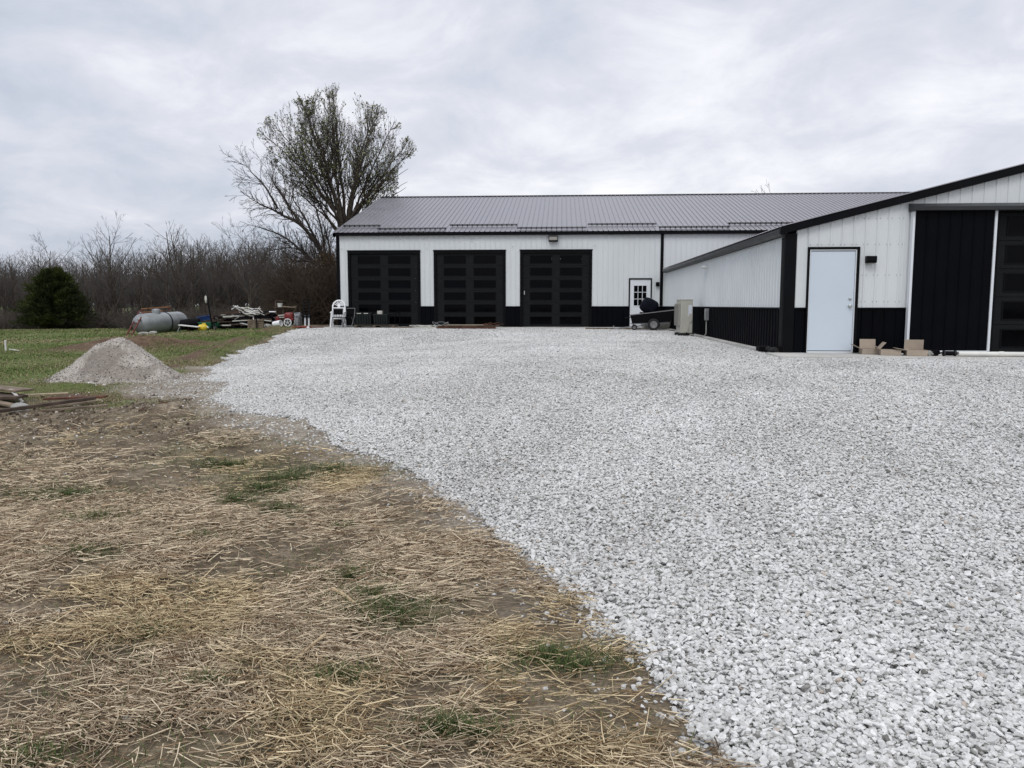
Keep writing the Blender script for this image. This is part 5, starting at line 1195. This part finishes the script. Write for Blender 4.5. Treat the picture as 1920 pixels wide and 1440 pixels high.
plant(470, 54, 8.2, 6, 'broad bare tree at the front of the wood above the scrap pile', None)
for row, (Yd, step) in enumerate(((63, 16), (70, 14), (78, 14), (87, 15))):
    px = -150 + row * 7
    while px < 760:
        if not (px > 660 and row < 1):
            plant(px + rg.uniform(-6, 6), Yd * (1 if px < 240 else .93) + rg.uniform(-3, 3), wood_top(px) * (Yd / 70) ** .85 * rg.uniform(.80, 1.08), rg.randrange(9), GL, GG)
        px += step * rg.uniform(.8, 1.25)
# wood beyond, one mass
def mass(name, label, cat, spots, src, colour):
    V = []; F = []; o_ = 0
    cache = {}
    for (x, y, z, rz, s_, sz, vi) in spots:
        if vi not in cache:
            arr = []
            for me in src[vi]:
                v = np.empty(len(me.vertices) * 3, np.float32); me.vertices.foreach_get('co', v); f = np.empty(len(me.loops), np.int32); me.loops.foreach_get('vertex_index', f); arr.append((v.reshape(-1, 3), f.reshape(-1, 4)))
            cache[vi] = arr
        c, s = math.cos(rz), math.sin(rz)
        for v, f in cache[vi]:
            w_ = np.stack([(v[:, 0] * c - v[:, 1] * s) * s_ + x, (v[:, 0] * s + v[:, 1] * c) * s_ + y, v[:, 2] * sz + z], 1); V.append(w_); F.append(f + o_); o_ += len(v)
    return tag(link_mesh(name, mesh_from(name, np.concatenate(V), np.concatenate(F)), colour), label, cat, kind='stuff')
light = []
for k in range(3):
    rg2 = np.random.RandomState(500 + k)
    out, _ = grow(rg2, [(np.zeros(3), np.array([0, 0, 1.]), 5.5, .13, 0)], 3, [2.8, 2.8, 3.4], [40, 32, 30], [.58, .6, .6], [.03, .07, .06], .05, .019, None, .6)
    light.append((mesh_from('t', *tubes_np([b for bs in out.values() for b in bs], 3)),))
sp = []
for k in range(230):
    px = rg.uniform(-260, 720); Yd = rg.uniform(92, 150); p = at(px, 600, Yd); s_ = wood_top(px) * (Yd / 70) ** .8 / 8.6 * rg.uniform(.80, 1.05); sp.append((p.x, p.y, -.5, rg.uniform(0, 6), s_ * 1.1, s_, k % 3))
mass('distant_woods', 'far rows of bare grey wood filling the gaps behind the front trees', 'woods', sp, light, M['wood_twig'])
# undergrowth
bush = []
for k in range(4):
    rg2 = np.random.RandomState(700 + k); sts = [(np.array([rg2.normal(0, .35), rg2.normal(0, .35), 0]), np.array([rg2.normal(0, .45), rg2.normal(0, .45), 1.]), 1.1 + rg2.rand() * .8, .016, 1) for _ in range(16)]
    out, _ = grow(rg2, sts, 3, [3, 3.2, 3.5], [40, 40, 40], [.6, .6, .6], [0, .02, 0], .16, .007, None, .22)
    bush.append((mesh_from('b', *tubes_np([b for bs in out.values() for b in bs], 3)),))
sp = []
for k in range(420):
    px = rg.uniform(-200, 640); Yd = rg.choice([58, 60, 62, 65, 68]) * (1 if px < 250 else .86) + rg.uniform(-2, 2); p = at(px, 600, Yd); s_ = rg.uniform(.4, 1.0); sp.append((p.x, p.y, hz(p.x, p.y) - .05, rg.uniform(0, 6), s_ * 1.6, s_, k % 4))
mass('undergrowth', 'tangled brown brush along the foot of the wood', 'undergrowth', sp, bush, simple('brush_stems', (.095, .082, .072), .95, .1, 0, .35, .5))
sp = []
for k in range(90):
    px = rg.uniform(548, 634); Yd = rg.uniform(40, 52); p = at(px, 600, Yd); s_ = rg.uniform(.9, 1.7) * (1 if px < 590 else 1.25); sp.append((p.x, p.y, hz(p.x, p.y) - .05, rg.uniform(0, 6), s_, s_ * 1.1, k % 4))
mass('thicket', 'dark brown thicket of stems behind the barn corner and the leaning tree', 'thicket', sp, bush, simple('thicket_stems', (.060, .045, .034), .95, .1, 0, .4, .6))
# brown brush heap in the scrap area
sp = []
for k in range(9): p = at(rg.uniform(410, 458), 600, rg.uniform(35.5, 36.6)); sp.append((p.x, p.y, hz(p.x, p.y), rg.uniform(0, 6), .45, .48, k % 4))
mass('brush_heap', 'rusty brown heap of cut brush behind the scrap pile', 'brush heap', sp, bush, simple('cut_brush', (.16, .075, .045), .95, .1, 0, .4, 3))

# big budding tree
rgb = np.random.RandomState(4)
base = np.array([-13.75, 48.3, .2]); fork = np.array([-13.55, 48.0, 5.9])
CX = lambda px: -18.37 + (px - 500) * .03355
CZ = lambda py: 10.5 + (300 - py) * .0323
limbs = [(510, 262, -1.8, .5), (540, 205, 1.8, .6), (562, 178, -.6, .8), (592, 215, 2.6, .5), (628, 175, .2, .9), (650, 210, -2.4, .5), (690, 182, 1.2, .9), (722, 205, -1.2, .7), (752, 250, 1.6, .6), (764, 300, -1.0, .5), (748, 345, 2.0, .45), (515, 318, 1.0, .45), (610, 200, -3, .5), (670, 240, 3.2, .5), (705, 290, -3.0, .4), (575, 280, -3.2, .4), (540, 250, 3.2, .4), (730, 380, .5, .35), (505, 285, .2, .4), (525, 235, -.8, .45), (762, 275, .2, .4), (758, 322, .6, .4), (742, 228, .3, .5), (545, 345, -.5, .35), (765, 350, -.8, .3), (580, 330, 2.5, .3), (700, 330, 2.5, .3)]
def inside(p):
    # lobed crown outline
    dx = (p[0] - CX(632)) / 4.55; dz = (p[2] - CZ(285)) / 3.75; dy = (p[1] - 48) / 4.4
    a = math.atan2(dz, dx); lim = 1.0 + .07 * math.sin(a * 5 + .5) + .05 * math.sin(a * 9 + 1.2)
    return (dx * dx + dz * dz + dy * dy) ** .5 < lim or p[2] < CZ(360) and abs(dx) < .75
polys0 = [(np.array([base, base * [1, 1, 0] + [.05, 0, 3.0], fork]), np.array([.34, .28, .24]))]
kids = []
for px, py, dy, rr in limbs:
    tgt = np.array([CX(px), 48 + dy, CZ(py)]); s0 = fork + np.array([rgb.normal(0, .06), rgb.normal(0, .06), rgb.uniform(-1.0, .5)]) ; mid = s0 + (tgt - s0) * .45 + np.array([-(tgt[0] - s0[0]) * .14, 0, abs(tgt[0] - s0[0]) * .03])
    ts = np.linspace(0, 1, 16)[:, None]; pts = s0 * (1 - ts) ** 2 + 2 * mid * ts * (1 - ts) + tgt * ts ** 2 + np.cumsum(rgb.normal(0, .035, (16, 3)), 0); pts[0] = s0
    r0 = .055 + .075 * rr; rad = r0 * (1 - .88 * ts[:, 0]); polys0.append((pts, rad)); L_ = np.linalg.norm(tgt - s0)
    dirs = np.gradient(pts, axis=0); dirs /= np.linalg.norm(dirs, axis=1)[:, None]
    for c in range(int(L_ * 3.6)):
        t_ = .36 + .62 * rgb.rand() ** .9; i = int(t_ * 15); dd = dirs[i]; ax_ = np.cross(dd, rgb.normal(0, 1, 3)); ax_ /= np.linalg.norm(ax_); a = np.radians(24 + 18 * rgb.rand() + (14 if abs(px - 632) > 80 else 0)); nd = dd * np.cos(a) + np.cross(ax_, dd) * np.sin(a)
        kids.append((pts[i], nd, (1.1 + 2.2 * rgb.rand()) * (1.15 - .35 * t_), max(.014, rad[i] * .5), 1))
out, tips = grow(rgb, kids, 3, [2, 2.3, 2.8], [28, 28, 32], [.5, .5, .55], [.15, .15, .11, .08], .07, .0062, inside, .28)
bt = thing('budding_tree', 'tall fan shaped tree with small green buds behind the left end of the barn', 'tree', tuple(base), 0)
def tree_part(nm, VF, mat, col=None, sm=False):
    V, F = VF; o_ = link_mesh(nm, mesh_from(nm, V - base, F, col, smooth=sm), mat, bt); return o_
tree_part('trunk', tubes_np(polys0, 7), M['bark'], sm=True)
tree_part('branches', tubes_np([b for bs in out.values() for b in bs], 3), M['twig'])
# buds and young leaves
pp = [];
for l, bs in out.items():
    if l >= 2:
        for pts, rad in bs:
            for q in range(1 if l == 2 else 2): i = rgb.randint(len(pts)); pp.append(pts[i] + rgb.normal(0, .05, 3))
            pp.append(pts[-1])
pp = np.array(pp); 
pp = pp[rgb.permutation(len(pp))[:int(len(pp) * .40)]]
n = len(pp); print('leaves', n, 'tips', len(tips))
u_ = rgb.normal(0, 1, (n, 3)); u_ /= np.linalg.norm(u_, axis=1)[:, None]; v_ = np.cross(u_, rgb.normal(0, 1, (n, 3))); v_ /= np.linalg.norm(v_, axis=1)[:, None]
sz = (.042 + .05 * rgb.rand(n))[:, None]; V = np.stack([pp - u_ * sz, pp - v_ * sz * .5, pp + u_ * sz, pp + v_ * sz * .5], 1).reshape(-1, 3); F = np.arange(4 * n).reshape(-1, 4)
t_ = rgb.rand(n)[:, None]; cl = sstep(.5, .7, fbm(pp[:, 0] + 20, pp[:, 2], .7, 2, 3))[:, None] * .8
cc = (np.array([.12, .125, .075]) * (1 - t_) + np.array([.27, .285, .16]) * t_) * (1 - cl) + np.array([.16, .175, .055]) * cl
tree_part('buds', (V, F), M['tinted_matt'], np.repeat(cc, 4, 0))

# bare leaning tree in front of it
rgb = np.random.RandomState(9); base = np.array([-13.6, 46.5, .2])
T = lambda px, py, Yd=46.5: np.array(at(px, py, Yd))
ml = [([T(646, 600), T(628, 530), T(600, 465, 46.2), T(560, 415, 46), T(520, 392, 45.6), T(480, 375, 45.3), T(448, 352, 45)], .18), ([T(628, 530), T(598, 500, 47), T(570, 472, 47.5), T(530, 440, 48), T(490, 428, 48.3), T(452, 418, 48.5)], .13),
      ([T(560, 415, 46), T(530, 370, 46), T(510, 340, 46.2), T(490, 300, 46.5)], .09), ([T(600, 465, 46.2), T(575, 420, 45.4), T(550, 380, 45), T(533, 340, 44.8)], .09), ([T(520, 392, 45.6), T(500, 350, 45.2), T(470, 320, 45), T(456, 300, 45)], .07),
      ([T(614, 495, 46.3), T(600, 430, 46.6), T(590, 385, 47), T(575, 352, 47)], .09), ([T(628, 530), T(622, 470, 46.8), T(612, 430, 47), T(600, 400, 47)], .09), ([T(575, 475, 47.5), T(540, 462, 47.6), T(510, 470, 47.8), T(480, 465, 48)], .05),
      ([T(628, 545), T(600, 540, 47), T(570, 520, 47.5), T(545, 505, 48)], .06), ([T(632, 560), T(610, 570, 46), T(590, 560, 46), T(565, 545, 46)], .05)]
polys0 = []; kids = []
for pts, r0 in ml:
    P_ = np.array(pts); n0 = len(P_); ts = np.linspace(0, n0 - 1, n0 * 5); q = np.stack([np.interp(ts, range(n0), P_[:, j]) for j in range(3)], 1)
    for _ in range(3): q[1:-1] = (q[:-2] + 2 * q[1:-1] + q[2:]) / 4
    q[1:] += np.cumsum(rgb.normal(0, .018, q[1:].shape), 0); f = np.linspace(0, 1, len(q)); rad = r0 * np.maximum(1 - 1.05 * f, .08) ** .9; polys0.append((q, rad)); dirs = np.gradient(q, axis=0); dirs /= np.linalg.norm(dirs, axis=1)[:, None]
    L_ = np.linalg.norm(np.diff(q, axis=0), axis=1).sum()
    for c in range(int(L_ * 5.2)):
        t_ = .15 + .84 * rgb.rand(); i = int(t_ * (len(q) - 1)); dd = dirs[i]; ax_ = np.cross(dd, rgb.normal(0, 1, 3)); ax_ /= np.linalg.norm(ax_); a = np.radians(32 + 22 * rgb.rand()); nd = dd * np.cos(a) + np.cross(ax_, dd) * np.sin(a)
        kids.append((q[i], nd, (.7 + 1.7 * rgb.rand()) * (1.1 - .4 * t_), max(.012, rad[i] * .45), 1))
out, tips = grow(rgb, kids, 3, [2.6, 2.8, 3.2], [34, 34, 34], [.55, .55, .6], [.07, .06, .05, .03], .11, .0075, None, .25)
bt = thing('leaning_tree', 'leafless tree leaning left from behind the barn corner', 'tree', tuple(base), 0)
tree_part('trunk', tubes_np(polys0, 6), M['bark_dark'], sm=True); tree_part('branches', tubes_np([b for bs in out.values() for b in bs], 3), M['twig'])
# vine of brown dead leaves at the trunk foot
n = 5200; tq = rgb.rand(n); c_ = np.stack([T(632, 590)] * n) * (1 - tq[:, None]) + np.stack([T(612, 480, 46.3)] * n) * tq[:, None] + rgb.normal(0, 1, (n, 3)) * (np.array([.42, .4, .35]) * (1.2 - .7 * tq[:, None]))
u_ = rgb.normal(0, 1, (n, 3)); u_ /= np.linalg.norm(u_, axis=1)[:, None]; v_ = np.cross(u_, rgb.normal(0, 1, (n, 3))); v_ /= np.linalg.norm(v_, axis=1)[:, None]; sz = (.03 + .05 * rgb.rand(n))[:, None]
V = np.stack([c_ - u_ * sz, c_ - v_ * sz * .6, c_ + u_ * sz, c_ + v_ * sz * .6], 1).reshape(-1, 3); t_ = rgb.rand(n)[:, None]; cc = np.array([.05, .035, .02]) * (1 - t_) + np.array([.15, .095, .05]) * t_
tree_part('dead_vine', (V, np.arange(4 * n).reshape(-1, 4)), M['tinted_matt'], np.repeat(cc, 4, 0))
# tree top showing over the ridge
p = at(1437, 600, 74)
build_tree('bare_tree', 'bare tree whose top shows just above the ridge of the long barn', 'tree', (p.x, p.y, -.3), 1.0, (1.35, 1.47), variants[3])
# cedar
rgb = np.random.RandomState(21); p = at(105, 612, 56.5); base = np.array([p.x, p.y, hz(p.x, p.y) - .05]); Hc = 4.55; Wc = 2.7
bt = thing('cedar', 'dense dark green cedar standing alone at the edge of the wood', 'tree', tuple(base), 0)
nb = 300; polys = [(np.array([[0, 0, 0], [.03, 0, 2], [0, 0, Hc * .92]]), np.array([.16, .1, .02]))]; P_ = []; D_ = []
for k in range(nb):
    f = (k + .5) / nb; z0 = .12 + f * (Hc - .3); a = rgb.rand() * 6.28
    pr_ = (1 - z0 / Hc) ** .68 * min(1, .80 + z0 * .5) * 1.08; R_ = Wc * pr_ * (.70 + .42 * rgb.rand()) + .05
    if rgb.rand() < .10: R_ *= 1.13
    dr = np.array([math.cos(a), math.sin(a), .22 + .5 * f]); e_ = np.array([0, 0, z0]) + dr * R_ * np.array([1, 1, .55]); s0 = np.array([0, 0, z0])
    polys.append((np.array([s0, (s0 + e_) / 2 - [0, 0, .06], e_]), np.array([.03, .02, .008])))
    m_ = 190; t_ = rgb.rand(m_) ** .55; c_ = s0 + (e_ - s0) * t_[:, None] + rgb.normal(0, 1, (m_, 3)) * (.17 * (1.1 - .45 * t_))[:, None] * np.array([1, 1, .75]); P_.append(c_); D_.append(np.repeat(dr[None], m_, 0))
P_ = np.concatenate(P_); D_ = np.concatenate(D_); k_ = P_[:, 2] > .03; P_ = P_[k_]; D_ = D_[k_]; n = len(P_)
u_ = D_ / np.linalg.norm(D_, axis=1)[:, None] + rgb.normal(0, .45, (n, 3)) + [0, 0, .25]; u_ /= np.linalg.norm(u_, axis=1)[:, None]; v_ = np.cross(u_, rgb.normal(0, 1, (n, 3))); v_ /= np.linalg.norm(v_, axis=1)[:, None]
s1 = (.07 + .08 * rgb.rand(n))[:, None]; V = np.stack([P_ - u_ * s1 * .5, P_ - v_ * s1 * .24, P_ + u_ * s1, P_ + v_ * s1 * .24], 1).reshape(-1, 3)
q = sstep(.4, .65, fbm(P_[:, 0] + P_[:, 1] * .3, P_[:, 2], 1.3, 3, 6))[:, None]; t_ = rgb.rand(n)[:, None]
cc = (np.array([.018, .026, .010]) * (1 - t_) + np.array([.042, .052, .018]) * t_) * (1 - q) + np.array([.048, .060, .016]) * q
link_mesh('foliage', mesh_from('foliage', V, np.arange(4 * n).reshape(-1, 4), np.repeat(cc, 4, 0)), M['tinted_matt'], bt)
link_mesh('trunk', mesh_from('trunk', *tubes_np(polys, 5)), M['bark_dark'], bt)

# ------------------------------------------------------------------ sky, sun, camera
w = bpy.data.worlds.new('World'); sc.world = w; w.use_nodes = True; nt = w.node_tree; nt.nodes.clear(); lk = nt.links.new
out = nt.nodes.new('ShaderNodeOutputWorld'); SE, SR = R(50), R(200)
sky = N(nt, 'ShaderNodeTexSky'); sky.sky_type = 'NISHITA'; sky.sun_disc = False; sky.sun_elevation = SE; sky.sun_rotation = SR; sky.air_density = 1.2; sky.dust_density = 3
b1 = N(nt, 'ShaderNodeBackground', Strength=.10); lk(sky.outputs[0], b1.inputs[0])
tc = N(nt, 'ShaderNodeTexCoord'); sx = N(nt, 'ShaderNodeSeparateXYZ'); lk(tc.outputs['Generated'], sx.inputs[0])
def mth(op, a, b_=None, c=None):
    n_ = nt.nodes.new('ShaderNodeMath'); n_.operation = op
    for i, v in enumerate((a, b_, c)):
        if v is None: continue
        if isinstance(v, bpy.types.NodeSocket): lk(v, n_.inputs[i])
        else: n_.inputs[i].default_value = v
    return n_.outputs[0]
zc = mth('MAXIMUM', sx.outputs[2], 0.0); den = mth('ADD', zc, .30)
cb = N(nt, 'ShaderNodeCombineXYZ'); lk(mth('DIVIDE', sx.outputs[0], den), cb.inputs[0]); lk(mth('DIVIDE', sx.outputs[1], den), cb.inputs[1])
def wn(s, d, r, dist, off):
    mp = N(nt, 'ShaderNodeMapping'); mp.inputs['Location'].default_value = off; mp.inputs['Rotation'].default_value = (0, 0, .5); lk(cb.outputs[0], mp.inputs[0])
    n_ = N(nt, 'ShaderNodeTexNoise', Scale=s, Detail=d, Roughness=r, Distortion=dist); lk(mp.outputs[0], n_.inputs['Vector']); return n_.outputs[0]
big = wn(.8, 3, .5, .3, (3.1, 1.7, 0)); fine = wn(2.6, 9, .58, .35, (7.7, 2.2, 0))
v = mth('ADD', mth('MULTIPLY', big, .5), mth('MULTIPLY', fine, .5))
v = mth('ADD', v, mth('MULTIPLY', sx.outputs[0], .10))     # the cover is thinner and brighter towards the right
cl = ramp(nt, v, [(.38, (.505, .55, .64)), (.45, (.60, .63, .71)), (.50, (.675, .69, .76)), (.55, (.78, .79, .845)), (.63, (.93, .93, .965))])
grd = ramp(nt, zc, [(0, .98), (.12, 1.0), (.36, 1.0), (.62, 1.35), (1, 1.6)])
cl = mixc(nt, 1, cl, grd, 'MULTIPLY')
b2 = N(nt, 'ShaderNodeBackground', Strength=1.0); lk(cl, b2.inputs[0])
mx = nt.nodes.new('ShaderNodeMixShader'); mx.inputs[0].default_value = .93; lk(b1.outputs[0], mx.inputs[1]); lk(b2.outputs[0], mx.inputs[2]); lk(mx.outputs[0], out.inputs[0])
sl_ = bpy.data.lights.new('sun', 'SUN'); sl_.energy = .9; sl_.angle = R(25); sl_.color = (1, .975, .94)
so_ = bpy.data.objects.new('sun', sl_); COL.objects.link(so_)
# sun direction: rotation SR measured like the sky texture (clockwise from +Y)
dv = Vector((math.sin(SR) * math.cos(SE), math.cos(SR) * math.cos(SE), math.sin(SE))); so_.rotation_euler = dv.to_track_quat('Z', 'Y').to_euler(); so_.location = (0, -20, 40)
cam = bpy.data.cameras.new('camera'); co = bpy.data.objects.new('camera', cam); COL.objects.link(co)
cam.sensor_width = 36; cam.lens = 36 * FPX / 1920; cam.clip_end = 6000; cam.clip_start = .05
co.location = EYE; co.rotation_euler = (R(90) - PIT, 0, YAW); sc.camera = co
sc.view_settings.view_transform = 'Standard'; sc.view_settings.look = 'None'; sc.view_settings.exposure = .20; sc.view_settings.gamma = 1
sc.cycles.max_bounces = 6; sc.cycles.use_denoising = True
